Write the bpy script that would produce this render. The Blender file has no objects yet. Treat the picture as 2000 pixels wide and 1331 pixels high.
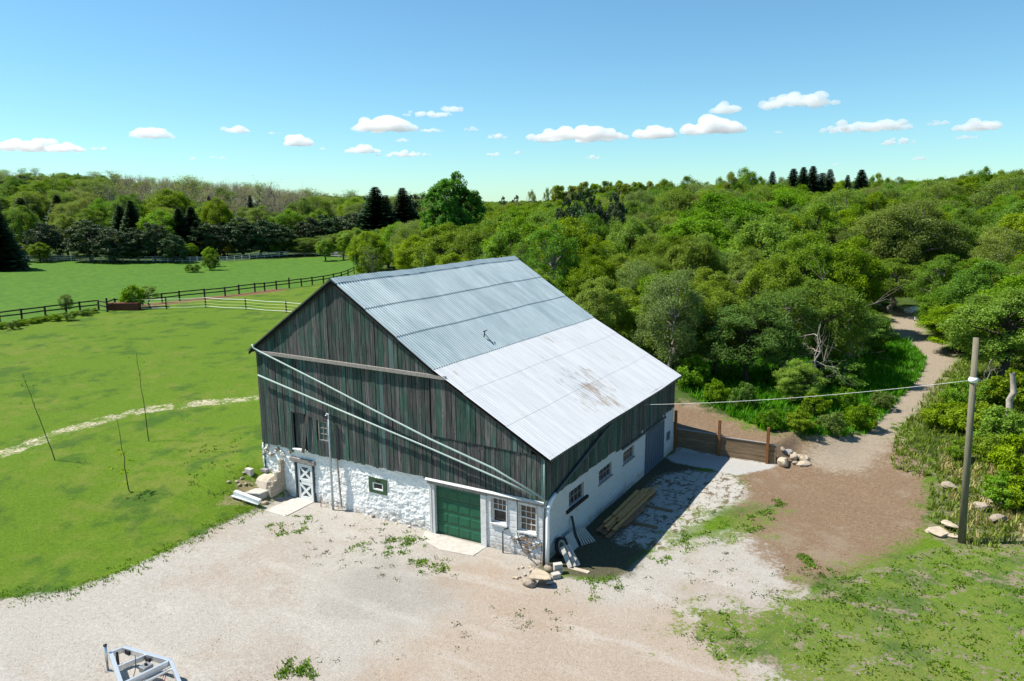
import bpy, bmesh, math, random
import numpy as np
from mathutils import Matrix, Vector

random.seed(7)
RNG = np.random.default_rng(11)
SC = bpy.context.scene
COL = SC.collection

# ------------------------------------------------------------------ camera
CAM = np.array([13.76, -26.18, 14.90])
YAW, PIT, ROL, FPX = -0.5292, -0.1781, -0.011, 1458.5
_cy, _sy = math.cos(YAW), math.sin(YAW)
FW = np.array([_sy * math.cos(PIT), _cy * math.cos(PIT), math.sin(PIT)])
_r = np.array([_cy, -_sy, 0.0])
_u = np.cross(_r, FW)
RT = _r * math.cos(ROL) + _u * math.sin(ROL)
UP = -_r * math.sin(ROL) + _u * math.cos(ROL)
cam_data = bpy.data.cameras.new('camera')
cam_data.sensor_width = 36.0
cam_data.lens = FPX / 2000 * 36
cam_data.clip_start = 0.5
cam_data.clip_end = 60000
cam = bpy.data.objects.new('camera', cam_data)
cam.matrix_world = Matrix(((RT[0], UP[0], -FW[0], CAM[0]), (RT[1], UP[1], -FW[1], CAM[1]),
                           (RT[2], UP[2], -FW[2], CAM[2]), (0, 0, 0, 1)))
COL.objects.link(cam)
SC.camera = cam

# ------------------------------------------------------------------ light
SUN = np.array([-0.54, -0.20, 0.82]); SUN = SUN / np.linalg.norm(SUN)
world = bpy.data.worlds.new('World'); SC.world = world; world.use_nodes = True
wt = world.node_tree
for n in list(wt.nodes): wt.nodes.remove(n)
sky = wt.nodes.new('ShaderNodeTexSky'); sky.sky_type = 'NISHITA'; sky.sun_disc = False
sky.sun_elevation = math.asin(SUN[2]); sky.sun_rotation = math.atan2(SUN[0], SUN[1])
sky.air_density = 1.0; sky.dust_density = 0.12; sky.ozone_density = 1.0
tint = wt.nodes.new('ShaderNodeMix'); tint.data_type = 'RGBA'; tint.blend_type = 'MULTIPLY'
tint.inputs[0].default_value = 1.0; tint.inputs[7].default_value = (0.60, 0.92, 1.03, 1)
bg = wt.nodes.new('ShaderNodeBackground'); bg.inputs[1].default_value = 0.08
wo = wt.nodes.new('ShaderNodeOutputWorld')
wt.links.new(sky.outputs[0], tint.inputs[6]); wt.links.new(tint.outputs[2], bg.inputs[0]); wt.links.new(bg.outputs[0], wo.inputs[0])
sl = bpy.data.lights.new('sun', 'SUN'); sl.energy = 4.6; sl.angle = math.radians(0.5); sl.color = (1.0, 0.945, 0.84)
so = bpy.data.objects.new('sun', sl); so.rotation_euler = Vector(SUN).to_track_quat('Z', 'Y').to_euler(); so.location = (-40, -10, 60)
COL.objects.link(so)
SC.view_settings.view_transform = 'Standard'; SC.view_settings.look = 'None'
SC.view_settings.exposure = 0.88; SC.view_settings.gamma = 1.0; SC.view_settings.use_curve_mapping = False
SC.cycles.volume_bounces = 12

# ------------------------------------------------------------------ placing
def ray(u, v): return FW + RT * (u - 1000) / FPX - UP * (v - 665.5) / FPX
def xy(u, depth):                      # ground-plan point seen in picture column u at a given depth
    return np.array([CAM[0] + depth * (_sy + _cy * (u - 1000) / FPX), CAM[1] + depth * (_cy - _sy * (u - 1000) / FPX)])
def hor(u): return 403 + (1000 - u) * 0.011   # picture row of the horizon
def ss(a, b, x):
    t = np.clip((x - a) / (b - a), 0, 1); return t * t * (3 - 2 * t)

_ctl = [(0,0,0),(0,-10,0),(-10,-10,0),(-12,-2,0),(-15,-3.5,0),(8,0,0),(9,9,0),(3,12,0),(3,16,0.02),(14,10,.05),(20,0,.2),(10,-20,0),(-20,-20,0),
 (-35,-25,.3),(25,20,1.2),(40,10,1.8),(-18,-3,.55),(-17.6,1,1.2),(-20,-8,.12),(-17.7,-10.5,0),(-18.5,8,1.7),(-20,16,2.0),(-28,-4,.8),(-27,.5,1.0),
 (-32,4,1.2),(-28,10,1.6),(-40,-8,.7),(-55,-20,.9),(-50,10,1.6),(-83,34,2.5),(-85,20,2.3),(-60,20,1.9),(-60,45,2.4),(7,17.5,.1),(9.5,18.8,.3),
 (3,25,.7),(11,32,1.0),(13.5,50,1.6),(11,61,2.2),(-3,30,1.4),(0,33,1.6),(-30,40,2.4),(-40,70,2.6),(0,80,3.6),(-12,120,5.5),(10,130,8),(30,130,8.5),
 (30,60,3.2),(24,35,1.8),(20,25,.9),(17,14,.25),(-60,80,2.5),(100,60,8),(120,200,15),(-200,-100,4),(-100,-60,2)]
for u, d, z in [(50,165,3.9),(400,170,3.0),(650,185,3.0),(690,150,2.2),(-300,165,5),(100,480,24),(300,480,21),(600,470,11),(-300,480,26),(400,300,8),(100,300,11),
                (600,300,6),(900,260,5),(980,300,6),(1200,190,7.5),(1450,170,9.5),(2000,150,9),(2300,160,10),(1700,160,9),(1100,400,9),(1600,400,12),(2200,400,14),
                (800,480,9),(0,1500,15),(500,1500,10),(1000,1500,8),(1500,1500,10),(2100,1500,12),(1000,4000,5),(0,4000,5),(2100,4000,5)]:
    p = xy(u, d); _ctl.append((p[0], p[1], z))
_ctl = np.array(_ctl, float)
_K = np.sqrt(((_ctl[:, None, :2] - _ctl[None, :, :2]) ** 2).sum(-1) + 36.0)
_n = len(_ctl)
_A = np.zeros((_n + 1, _n + 1)); _A[:_n, :_n] = -_K + np.eye(_n) * 0.3; _A[:_n, _n] = 1; _A[_n, :_n] = 1
_W = np.linalg.solve(_A, np.append(_ctl[:, 2], 0))
def H(x, y):
    x = np.asarray(x, float); y = np.asarray(y, float)
    sh = np.broadcast(x, y).shape; X = np.broadcast_to(x, sh).ravel(); Y = np.broadcast_to(y, sh).ravel()
    z = np.full(X.shape, _W[-1])
    for i in range(_n): z -= _W[i] * np.sqrt((X - _ctl[i, 0]) ** 2 + (Y - _ctl[i, 1]) ** 2 + 36.0)
    wd = 0.25 + 4.0 * ss(5.8, 7.2, X)
    z += 0.95 * np.clip((Y - 17.0) / wd, 0, 1) * (1 - ss(6.2, 10.5, X)) * (1 - ss(20, 38, Y)) * ss(-25, -19, X)
    z += 0.55 * np.exp(-((X + 17.4) ** 2 / 5 + (Y - .3) ** 2 / 8)) * (1 - ss(-16.2, -15.6, X))
    z -= 0.5 * np.exp(-((X + 16.4) ** 2 / 1.6 + (Y + 1.15) ** 2 / 2.2))
    pad = ss(-15.6, -15.2, X) * (1 - ss(5.0, 9.0, X)) * ss(-9, -5, Y) * (1 - ss(16.9, 17.0, Y))
    z = z * (1 - pad) + 0.01 * pad
    return z.reshape(sh)
def h1(x, y): return float(H(np.array([x]), np.array([y]))[0])
def at(u, v, dz=0.0):                  # where the line of sight meets the ground
    d = ray(u, v); t = 15.0; prev = t
    for _ in range(600):
        p = CAM + d * t
        if p[2] < h1(p[0], p[1]) + dz: break
        prev = t; t *= 1.012
    lo, hi = prev, t
    for _ in range(14):
        m = (lo + hi) / 2; p = CAM + d * m
        if p[2] < h1(p[0], p[1]) + dz: hi = m
        else: lo = m
    p = CAM + d * hi
    return np.array([p[0], p[1], h1(p[0], p[1]) + dz])
def onz(u, v, z): d = ray(u, v); return CAM + d * ((z - CAM[2]) / d[2])
def ony(u, v, y): d = ray(u, v); return CAM + d * ((y - CAM[1]) / d[1])

# ------------------------------------------------------------------ objects
def tag(o, label=None, cat=None, group=None, kind=None):
    if label: o['label'] = label
    if cat: o['category'] = cat
    if group: o['group'] = group
    if kind: o['kind'] = kind
    return o
def empty(name, loc=(0, 0, 0), label=None, cat=None, group=None, rz=0.0):
    o = bpy.data.objects.new(name, None); COL.objects.link(o); o.location = loc; o.rotation_euler = (0, 0, rz)
    o.empty_display_size = 0.3
    return tag(o, label, cat, group)
def mesh_np(name, V, F, mat, parent=None, smooth=False, attrs=None):
    me = bpy.data.meshes.new(name)
    V = np.asarray(V, np.float32); me.vertices.add(len(V)); me.vertices.foreach_set('co', V.ravel())
    Fs = F if isinstance(F, list) and len(F) and isinstance(F[0], np.ndarray) else [np.asarray(F, np.int32)]
    idx = np.concatenate([f.ravel() for f in Fs]).astype(np.int32)
    tot = np.concatenate([np.full(len(f), f.shape[1]) for f in Fs]).astype(np.int32)
    st = np.concatenate([[0], np.cumsum(tot)[:-1]]).astype(np.int32)
    me.loops.add(len(idx)); me.loops.foreach_set('vertex_index', idx)
    me.polygons.add(len(tot)); me.polygons.foreach_set('loop_start', st); me.polygons.foreach_set('loop_total', tot)
    if smooth: me.polygons.foreach_set('use_smooth', np.ones(len(tot), bool))
    for k, a in (attrs or {}).items():
        at_ = me.attributes.new(k, 'FLOAT', 'POINT'); at_.data.foreach_set('value', np.asarray(a, np.float32))
    me.update(calc_edges=True)
    if mat: me.materials.append(mat)
    o = bpy.data.objects.new(name, me); COL.objects.link(o); o.parent = parent
    return o
class MB:
    def __init__(s): s.v = []; s.f = []; s.smooth = False
    def add(s, vs, fs):
        b = len(s.v); s.v += [tuple(map(float, p)) for p in vs]; s.f += [tuple(i + b for i in f) for f in fs]; return s
    def hexa(s, p):  # 4 bottom (ccw), 4 top
        return s.add(p, [(3, 2, 1, 0), (4, 5, 6, 7), (0, 1, 5, 4), (1, 2, 6, 5), (2, 3, 7, 6), (3, 0, 4, 7)])
    def box(s, a, b):
        x0, y0, z0 = a; x1, y1, z1 = b
        return s.hexa([(x0, y0, z0), (x1, y0, z0), (x1, y1, z0), (x0, y1, z0), (x0, y0, z1), (x1, y0, z1), (x1, y1, z1), (x0, y1, z1)])
    def bar(s, p, q, w, h, up=(0, 0, 1)):
        p = np.array(p, float); q = np.array(q, float); d = q - p; d /= np.linalg.norm(d)
        up = np.array(up, float); sd = np.cross(d, up); sd /= np.linalg.norm(sd); up = np.cross(sd, d)
        a = sd * w / 2; b = up * h / 2
        return s.hexa([p - a - b, q - a - b, q + a - b, p + a - b, p - a + b, q - a + b, q + a + b, p + a + b])
    def tube(s, pts, rad, n=8, cap=True):
        pts = [np.array(p, float) for p in pts]
        if not hasattr(rad, '__len__'): rad = [rad] * len(pts)
        vs = []; fs = []
        ref = np.array([0.31, 0.17, 0.93])
        for i, p in enumerate(pts):
            d = pts[min(i + 1, len(pts) - 1)] - pts[max(i - 1, 0)]; d = d / (np.linalg.norm(d) + 1e-9)
            a = np.cross(d, ref)
            if np.linalg.norm(a) < .05: a = np.cross(d, np.array([1., 0, 0]))
            a /= np.linalg.norm(a); b = np.cross(d, a)
            for k in range(n):
                t = 2 * math.pi * k / n; vs.append(p + rad[i] * (a * math.cos(t) + b * math.sin(t)))
        for i in range(len(pts) - 1):
            for k in range(n): fs.append((i * n + k, i * n + (k + 1) % n, (i + 1) * n + (k + 1) % n, (i + 1) * n + k))
        if cap: fs.append(tuple(range(n))[::-1]); fs.append(tuple((len(pts) - 1) * n + k for k in range(n)))
        return s.add(vs, fs)
    def prism(s, poly, axis, a, b):  # poly in the two other axes, extruded along axis from a to b
        n = len(poly); vs = []
        for c in (a, b):
            for p in poly:
                q = list(p); q.insert(axis, c); vs.append(q)
        fs = [tuple(range(n)), tuple(range(2 * n - 1, n - 1, -1))] + [(i, i + n, (i + 1) % n + n, (i + 1) % n) for i in range(n)]
        return s.add(vs, fs)
    def build(s, name, mat, parent=None, smooth=False, bevel=0.0):
        me = bpy.data.meshes.new(name); me.from_pydata(s.v, [], s.f)
        bm = bmesh.new(); bm.from_mesh(me); bmesh.ops.recalc_face_normals(bm, faces=bm.faces)
        if bevel: bmesh.ops.bevel(bm, geom=list(bm.edges), offset=bevel, segments=1, affect='EDGES', clamp_overlap=True)
        bm.to_mesh(me); bm.free()
        if smooth:
            for p in me.polygons: p.use_smooth = True
        me.materials.append(mat)
        o = bpy.data.objects.new(name, me); COL.objects.link(o); o.parent = parent
        return o
def copy_tree(o, parent=None):
    c = o.copy(); COL.objects.link(c); c.parent = parent
    for ch in list(o.children): copy_tree(ch, c)
    return c

# ------------------------------------------------------------------ materials
class NT:
    def __init__(s, name, rough=0.85, spec=0.25, metal=0.0):
        s.m = bpy.data.materials.new(name); s.m.use_nodes = True; s.t = s.m.node_tree
        s.b = s.t.nodes['Principled BSDF']; s.b.inputs['Roughness'].default_value = rough
        s.b.inputs['Specular IOR Level'].default_value = spec; s.b.inputs['Metallic'].default_value = metal
        s.out = s.t.nodes['Material Output']
    def nd(s, typ, ins=None, **pr):
        n = s.t.nodes.new(typ)
        for k, v in pr.items(): setattr(n, k, v)
        for k, v in (ins or {}).items(): s.set(n.inputs[k], v)
        return n
    def set(s, sock, v):
        if isinstance(v, bpy.types.NodeSocket): s.t.links.new(v, sock)
        elif isinstance(v, (tuple, list)) and len(v) == 3 and sock.type == 'RGBA': sock.default_value = (*v, 1)
        else: sock.default_value = v
    def co(s, kind='Object'): return s.nd('ShaderNodeTexCoord').outputs[kind]
    def mp(s, vec, scale=(1, 1, 1), loc=(0, 0, 0), rot=(0, 0, 0)):
        return s.nd('ShaderNodeMapping', {'Vector': vec, 'Scale': scale, 'Location': loc, 'Rotation': rot}).outputs[0]
    def noise(s, vec, scale, detail=3, rough=.55, dist=0.0):
        return s.nd('ShaderNodeTexNoise', {'Vector': vec, 'Scale': scale, 'Detail': detail, 'Roughness': rough, 'Distortion': dist}).outputs[0]
    def voro(s, vec, scale, feature='F1', out=0):
        return s.nd('ShaderNodeTexVoronoi', {'Vector': vec, 'Scale': scale}, feature=feature).outputs[out]
    def ramp(s, fac, stops, interp='LINEAR'):
        n = s.nd('ShaderNodeValToRGB', {'Fac': fac}); cr = n.color_ramp; cr.interpolation = interp
        while len(cr.elements) < len(stops): cr.elements.new(.5)
        for e, (p, c) in zip(cr.elements, stops): e.position = p; e.color = (*c, 1) if not isinstance(c, float) else (c, c, c, 1)
        return n.outputs[0]
    def mix(s, fac, a, b, mode='MIX'):
        n = s.nd('ShaderNodeMix', data_type='RGBA', blend_type=mode); s.set(n.inputs[0], fac); s.set(n.inputs[6], a); s.set(n.inputs[7], b); return n.outputs[2]
    def m_(s, op, a, b=0.0, c=None):
        n = s.nd('ShaderNodeMath', operation=op); s.set(n.inputs[0], a); s.set(n.inputs[1], b)
        if c is not None: s.set(n.inputs[2], c)
        return n.outputs[0]
    def step(s, x, a, b):
        n = s.nd('ShaderNodeMapRange', {'Value': x, 'From Min': a, 'From Max': b, 'To Min': 0., 'To Max': 1.}, interpolation_type='SMOOTHSTEP'); return n.outputs[0]
    def rnd(s): return s.nd('ShaderNodeObjectInfo').outputs['Random']
    def attr(s, name): return s.nd('ShaderNodeAttribute', attribute_name=name).outputs['Fac']
    def bump(s, h, strength=.4, dist=.02, normal=None):
        n = s.nd('ShaderNodeBump', {'Height': h, 'Strength': strength, 'Distance': dist})
        if normal is not None: s.set(n.inputs['Normal'], normal)
        return n.outputs[0]
    def fin(s, color, normal=None, rough=None):
        s.set(s.b.inputs['Base Color'], color)
        if normal is not None: s.set(s.b.inputs['Normal'], normal)
        if rough is not None: s.set(s.b.inputs['Roughness'], rough)
        return s.m
def simple(name, c, rough=.8, spec=.25, metal=0., var=.25, scale=6., bump=.2, bscale=40., stretch=(1, 1, 1)):
    k = NT(name, rough, spec, metal); v = k.mp(k.co(), stretch)
    n = k.noise(v, scale, 5, .65); n2 = k.noise(v, bscale, 3)
    lo = tuple(x * (1 - var) for x in c); hi = tuple(min(1, x * (1 + var * .8)) for x in c)
    col = k.ramp(n, [(.28, lo), (.72, hi)])
    r = k.rnd(); col = k.mix(k.m_('MULTIPLY', r, var), col, tuple(x * .55 for x in c))
    return k.fin(col, k.bump(n2, bump, .01))

def mat_siding():
    k = NT('weathered_siding', .88, .2); o = k.co(); r = k.rnd()
    off = k.nd('ShaderNodeCombineXYZ', {'X': k.m_('MULTIPLY', r, 37.), 'Y': 0., 'Z': k.m_('MULTIPLY', r, 91.)}).outputs[0]
    v = k.nd('ShaderNodeVectorMath', {0: o, 1: off}, operation='ADD').outputs[0]
    st = k.noise(k.mp(v, (16, 16, .8)), 1., 6, .75)                  # long grain streaks
    big = k.noise(k.mp(v, (1.6, 1.6, .5)), 1., 5, .7)
    grey = k.ramp(st, [(.30, (.024, .023, .024)), (.5, (.082, .078, .078)), (.70, (.20, .19, .185))])
    green = k.ramp(st, [(.30, (.012, .036, .030)), (.5, (.038, .088, .070)), (.70, (.095, .18, .135))])
    gm = k.step(k.m_('ADD', k.m_('MULTIPLY', big, 2.0), k.m_('MULTIPLY', k.m_('FRACT', k.m_('MULTIPLY', r, 7.31)), .40)), .98, 1.48)
    gm2 = k.m_('MULTIPLY', gm, k.step(st, .22, .5))
    col = k.mix(gm2, grey, green)
    br = k.ramp(k.m_('FRACT', k.m_('MULTIPLY', r, 13.7)), [(0., (.68, .67, .67)), (.5, (.96, .95, .95)), (1., (1.3, 1.27, 1.24))])
    col = k.mix(1., col, br, 'MULTIPLY')
    tl = k.m_('GREATER_THAN', k.m_('FRACT', k.m_('MULTIPLY', r, 29.3)), .955)   # a few boards keep paler teal paint
    col = k.mix(k.m_('MULTIPLY', tl, .6), col, (.10, .18, .175))
    kn = k.voro(k.mp(v, (5.5, 5.5, 2.6)), 1., 'F1', 0)
    col = k.mix(k.m_('MULTIPLY', k.m_('LESS_THAN', kn, .13), .75), col, (.012, .011, .012))
    return k.fin(col, k.bump(st, .55, .012))
def mat_whitewash(name, stain=.5, tone=(.80, .80, .79)):
    k = NT(name, .9, .15); o = k.co()
    a = k.noise(o, 1.1, 5, .65); b = k.noise(o, 7., 5, .7); c = k.noise(o, 38., 3)
    col = k.ramp(b, [(.22, tuple(x * .72 for x in tone)), (.5, tone)])
    stn = k.step(k.m_('ADD', k.m_('MULTIPLY', a, .6), k.m_('MULTIPLY', b, .5)), .62, .80)
    col = k.mix(k.m_('MULTIPLY', stn, stain), col, (.33, .30, .27))
    sp = k.step(k.noise(k.mp(o, (1, 1, 2.2)), 3.3, 6, .75), .60, .68)
    col = k.mix(k.m_('MULTIPLY', sp, stain * .7), col, (.24, .21, .18))
    zz = k.nd('ShaderNodeSeparateXYZ', {0: o}).outputs[2]                 # splashed mud, uneven along the foot of the wall
    mud = k.m_('MULTIPLY', k.m_('SUBTRACT', 1., k.step(k.m_('ADD', zz, k.m_('MULTIPLY', a, -.9)), -.35, .12)), k.step(b, .38, .6))
    col = k.mix(k.m_('MULTIPLY', mud, .8), col, (.30, .23, .16))
    return k.fin(col, k.bump(k.m_('ADD', b, k.m_('MULTIPLY', c, .4)), .5, .03))
def mat_tin():
    k = NT('galvanised_tin', .42, .5, .25); o = k.co()
    a = k.noise(k.mp(o, (.5, 2.2, .5)), 1., 5, .65); b = k.noise(o, .35, 3)
    col = k.ramp(k.m_('ADD', k.m_('MULTIPLY', a, .7), k.m_('MULTIPLY', b, .3)), [(.3, (.33, .42, .44)), (.55, (.46, .545, .565)), (.75, (.56, .62, .64))])
    sh = k.m_('FLOOR', k.m_('MULTIPLY', k.nd('ShaderNodeSeparateXYZ', {0: o}).outputs[1], 1.22))
    wn = k.nd('ShaderNodeTexWhiteNoise', {'W': k.m_('ADD', sh, k.m_('MULTIPLY', k.rnd(), 77.))}, noise_dimensions='1D').outputs[0]
    col = k.mix(1., col, k.ramp(wn, [(0., .93), (1., 1.03)]), 'MULTIPLY')
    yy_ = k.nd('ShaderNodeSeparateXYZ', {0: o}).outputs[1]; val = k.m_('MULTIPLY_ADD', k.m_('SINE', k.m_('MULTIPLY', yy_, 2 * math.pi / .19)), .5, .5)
    col = k.mix(1., col, k.ramp(val, [(.15, .62), (.6, 1.05)]), 'MULTIPLY')      # valley shade painted into the colour for stronger corrugation contrast
    return k.fin(col, None, k.ramp(a, [(.3, .36), (.7, .52)]))
def mat_whiteroof():
    k = NT('white_painted_tin', .5, .35); o = k.co()
    a = k.noise(k.mp(o, (.9, 9., .9)), 1., 7, .75); b = k.noise(o, .55, 4, .6, .4)
    sx = k.nd('ShaderNodeVectorMath', {0: o, 1: (-2.0, 7.6, 6.0)}, operation='DISTANCE').outputs['Value']
    near = k.m_('SUBTRACT', 1., k.step(sx, .4, 3.6))
    w = k.step(k.m_('ADD', k.m_('ADD', k.m_('MULTIPLY', a, .62), k.m_('MULTIPLY', b, .40)), k.m_('MULTIPLY', near, .13)), .60, .68)
    base = k.ramp(k.noise(k.mp(o, (.4, 3., .4)), 1., 4), [(.3, (.54, .55, .565)), (.65, (.65, .65, .655))])
    col = k.mix(k.m_('MULTIPLY', w, .9), base, k.ramp(b, [(.4, (.28, .28, .29)), (.6, (.34, .26, .19))]))
    return k.fin(col)
def mat_leaf(name, base, hi, trans=.42, huevar=.036, valvar=.42):
    k = NT(name, .62, .25); r = k.rnd(); lv = k.attr('lv')
    col = k.ramp(lv, [(0., tuple(x * .62 for x in base)), (.5, base), (1., hi)])
    hs = k.nd('ShaderNodeHueSaturation', {'Hue': k.m_('ADD', .5 - huevar * .22, k.m_('MULTIPLY', r, huevar)), 'Saturation': k.m_('ADD', .93, k.m_('MULTIPLY', k.m_('FRACT', k.m_('MULTIPLY', r, 5.7)), .3)),
        'Value': k.m_('ADD', 1.22 - valvar / 2, k.m_('MULTIPLY', k.m_('FRACT', k.m_('MULTIPLY', r, 9.1)), valvar)), 'Color': col}).outputs[0]
    k.fin(hs)
    tr = k.nd('ShaderNodeBsdfTranslucent', {'Color': k.mix(1., hs, (1.25, 1.2, .5), 'MULTIPLY')}).outputs[0]
    mx = k.nd('ShaderNodeMixShader', {0: trans, 1: k.b.outputs[0], 2: tr}).outputs[0]
    k.t.links.new(mx, k.out.inputs[0])
    return k.m

M = {}
M['siding'] = mat_siding()
M['stone'] = mat_whitewash('whitewashed_rubble', .30, (.86, .85, .83))
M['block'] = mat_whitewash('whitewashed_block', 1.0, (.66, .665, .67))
M['block_shade_tone'] = mat_whitewash('whitewashed_block_painted_shade', 1.0, (.54, .55, .56))  # copy of the whitewash with the side wall's shade put into its tone
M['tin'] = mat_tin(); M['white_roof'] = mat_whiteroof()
M['dark_wood'] = simple('dark_old_wood', (.035, .030, .028), .85, .2, var=.5, stretch=(1, 1, 1), scale=5)
M['grey_wood'] = simple('grey_weathered_wood', (.30, .27, .25), .85, .2, var=.45, scale=9)
M['pale_wood'] = simple('pale_painted_wood', (.66, .66, .64), .75, .25, var=.25, scale=11)
M['white_paint'] = simple('white_paint', (.78, .79, .78), .6, .3, var=.12, scale=8)
M['pipe'] = simple('pale_pipe', (.29, .38, .36), .45, .4, var=.15, scale=3)
M['steel_pipe'] = simple('galvanised_pipe', (.50, .54, .58), .4, .5, .5, var=.2, scale=4)
M['dark_pipe'] = simple('dark_pipe', (.06, .075, .08), .5, .4, var=.3)
M['green_door'] = simple('green_door_paint', (.008, .098, .048), .45, .4, var=.15, scale=3)
M['green_wood'] = simple('mossy_green_wood', (.055, .10, .05), .8, .2, var=.4)
M['blue_steel'] = simple('blue_grey_steel', (.11, .15, .20), .5, .4, .2, var=.15, scale=2)
M['dutch_grey'] = simple('door_panel_grey', (.10, .13, .14), .7, .3, var=.3)
M['concrete'] = simple('concrete', (.46, .43, .39), .9, .2, var=.2, scale=4, bump=.4)
M['concrete_tan'] = simple('tan_concrete', (.44, .38, .30), .9, .2, var=.2, scale=3, bump=.5)
M['old_brick'] = simple('exposed_brick', (.34, .24, .18), .9, .2, var=.5, scale=9)
M['rock'] = simple('field_stone', (.33, .275, .215), .9, .2, var=.4, scale=5, bump=.6, bscale=18)
M['rock_pale'] = simple('pale_limestone', (.45, .375, .28), .9, .2, var=.28, scale=4, bump=.6, bscale=16)
M['rock_grey'] = simple('grey_stone', (.26, .25, .25), .9, .2, var=.4, scale=5, bump=.6, bscale=18)
M['new_wood'] = simple('brown_treated_post', (.24, .105, .04), .8, .2, var=.25, scale=5)
M['board_brown'] = simple('brown_planks', (.22, .155, .095), .85, .2, var=.45, scale=2.5, stretch=(.5, 1, 6))
M['lumber_y'] = simple('yellow_lumber', (.52, .29, .115), .8, .2, var=.35, scale=6, stretch=(3, .5, 3))
M['lumber_b'] = simple('brown_lumber', (.26, .135, .07), .85, .2, var=.5, scale=6, stretch=(3, .5, 3))
M['rubber'] = simple('tyre_rubber', (.02, .02, .022), .8, .3, var=.2)
M['pole'] = simple('old_pole_wood', (.21, .19, .135), .9, .2, var=.4, scale=6, stretch=(4, 4, .4))
M['band'] = simple('white_ceramic', (.85, .86, .88), .35, .5, var=.05)
M['cable'] = simple('white_cable', (.75, .75, .76), .5, .4, var=.1)
M['rope'] = simple('yellow_rope_tape', (.55, .60, .22), .7, .2, var=.1)
M['fence_dark'] = simple('dark_fence_wood', (.045, .036, .030), .9, .2, var=.4)
M['fence_white'] = simple('grey_white_rails', (.55, .55, .52), .85, .2, var=.2)
M['rust'] = simple('rusty_red', (.16, .055, .035), .85, .2, var=.4)
M['alu'] = simple('aluminium', (.72, .74, .75), .35, .5, .75, var=.08, scale=3)
M['galv'] = simple('jack_steel', (.30, .31, .32), .45, .5, .6, var=.2)
M['black'] = simple('black_plastic', (.012, .012, .013), .5, .4, var=.2)
M['red'] = simple('red_wire', (.45, .03, .02), .6, .3, var=.1)
M['bark'] = simple('bark', (.085, .070, .055), .95, .1, var=.4, scale=8, stretch=(3, 3, .6))
M['bark_grey'] = simple('grey_bark', (.27, .24, .21), .95, .1, var=.35, scale=8)
M['bark_pale'] = simple('pale_bark', (.36, .32, .27), .95, .1, var=.3, scale=5)
def mat_glass(name, c, rough=.12):
    k = NT(name, rough, .5); return k.fin(k.ramp(k.noise(k.co(), 6., 4), [(.35, tuple(x * .6 for x in c)), (.7, c)]))
M['glass_brown'] = mat_glass('dusty_ground_reflection_pane', (.13, .088, .06), .25)  # brown mixes dust with the ground's reflection put into the colour
M['glass_dark'] = mat_glass('dark_pane', (.035, .035, .038), .15)
M['glass_teal'] = mat_glass('sky_pane', (.10, .16, .15), .1)
M['leaf_a'] = mat_leaf('leaf_bright', (.150, .225, .022), (.25, .335, .038))
M['leaf_b'] = mat_leaf('leaf_mid', (.110, .178, .024), (.185, .270, .038))
M['leaf_c'] = mat_leaf('leaf_soft_grey', (.140, .188, .046), (.21, .275, .07))
M['leaf_maple'] = mat_leaf('leaf_maple', (.095, .190, .020), (.165, .285, .030), valvar=.2)
M['leaf_yel'] = mat_leaf('leaf_yellow', (.165, .225, .030), (.26, .32, .05), .4)
M['leaf_orange'] = mat_leaf('leaf_amber', (.33, .21, .035), (.46, .33, .07), .4)
M['leaf_bush'] = mat_leaf('leaf_bush', (.15, .23, .018), (.25, .34, .035))
M['leaf_twig'] = mat_leaf('leaf_sparse', (.20, .19, .11), (.28, .255, .14), .3)
M['needle'] = mat_leaf('needles_dark', (.022, .046, .020), (.050, .088, .034), .1, .03)
M['needle_pine'] = mat_leaf('needles_pine', (.045, .072, .030), (.085, .120, .052), .12, .04)
M['grass_tall'] = mat_leaf('tall_grass', (.085, .195, .022), (.17, .33, .045), .4)
M['grass_weed'] = mat_leaf('weed_leaves', (.115, .180, .017), (.20, .27, .032), .35)
M['weed_dark'] = mat_leaf('dark_weed_leaves', (.060, .085, .020), (.105, .135, .030), .3)
M['straw'] = mat_leaf('dry_straw', (.30, .25, .13), (.44, .38, .22), .3)
M['bare_twig'] = simple('bare_twig', (.34, .30, .26), .95, .1, var=.3)

# ------------------------------------------------------------------ ground
def axis(lo, hi, a, b, step, g):
    mid = list(np.arange(a, b + 1e-6, step)); out = []
    s = step; x = a
    while x > lo: s *= g; x -= s; out.append(x)
    out = out[::-1] + mid; s = step; x = b
    while x < hi: s *= g; x += s; out.append(x)
    return np.array(out)
GX = axis(-7000, 7000, -42, 24, .30, 1.06); GY = axis(-1500, 9000, -22, 48, .30, 1.06)
XX, YY = np.meshgrid(GX, GY); PX, PY = XX.ravel(), YY.ravel()
PZ = H(PX, PY)
P2 = np.stack([PX, PY], 1)
def sd(poly):                                        # signed distance to a polygon, + inside
    poly = np.array(poly, float); d = np.full(len(P2), 1e9); ins = np.zeros(len(P2), bool)
    for i in range(len(poly)):
        a, b = poly[i], poly[(i + 1) % len(poly)]; e = b - a; w = P2 - a
        t = np.clip((w @ e) / (e @ e + 1e-9), 0, 1); d = np.minimum(d, ((w - t[:, None] * e) ** 2).sum(1))
        c = ((a[1] <= P2[:, 1]) != (b[1] <= P2[:, 1])) & (P2[:, 0] < a[0] + (P2[:, 1] - a[1]) / (b[1] - a[1] + 1e-12) * e[0]); ins ^= c
    return np.where(ins, 1, -1) * np.sqrt(d)
def sdline(pts, half):
    pts = np.array(pts, float); d = np.full(len(P2), 1e9)
    for a, b in zip(pts[:-1], pts[1:]):
        e = b - a; w = P2 - a; t = np.clip((w @ e) / (e @ e + 1e-9), 0, 1); d = np.minimum(d, ((w - t[:, None] * e) ** 2).sum(1))
    return half - np.sqrt(d)
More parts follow.
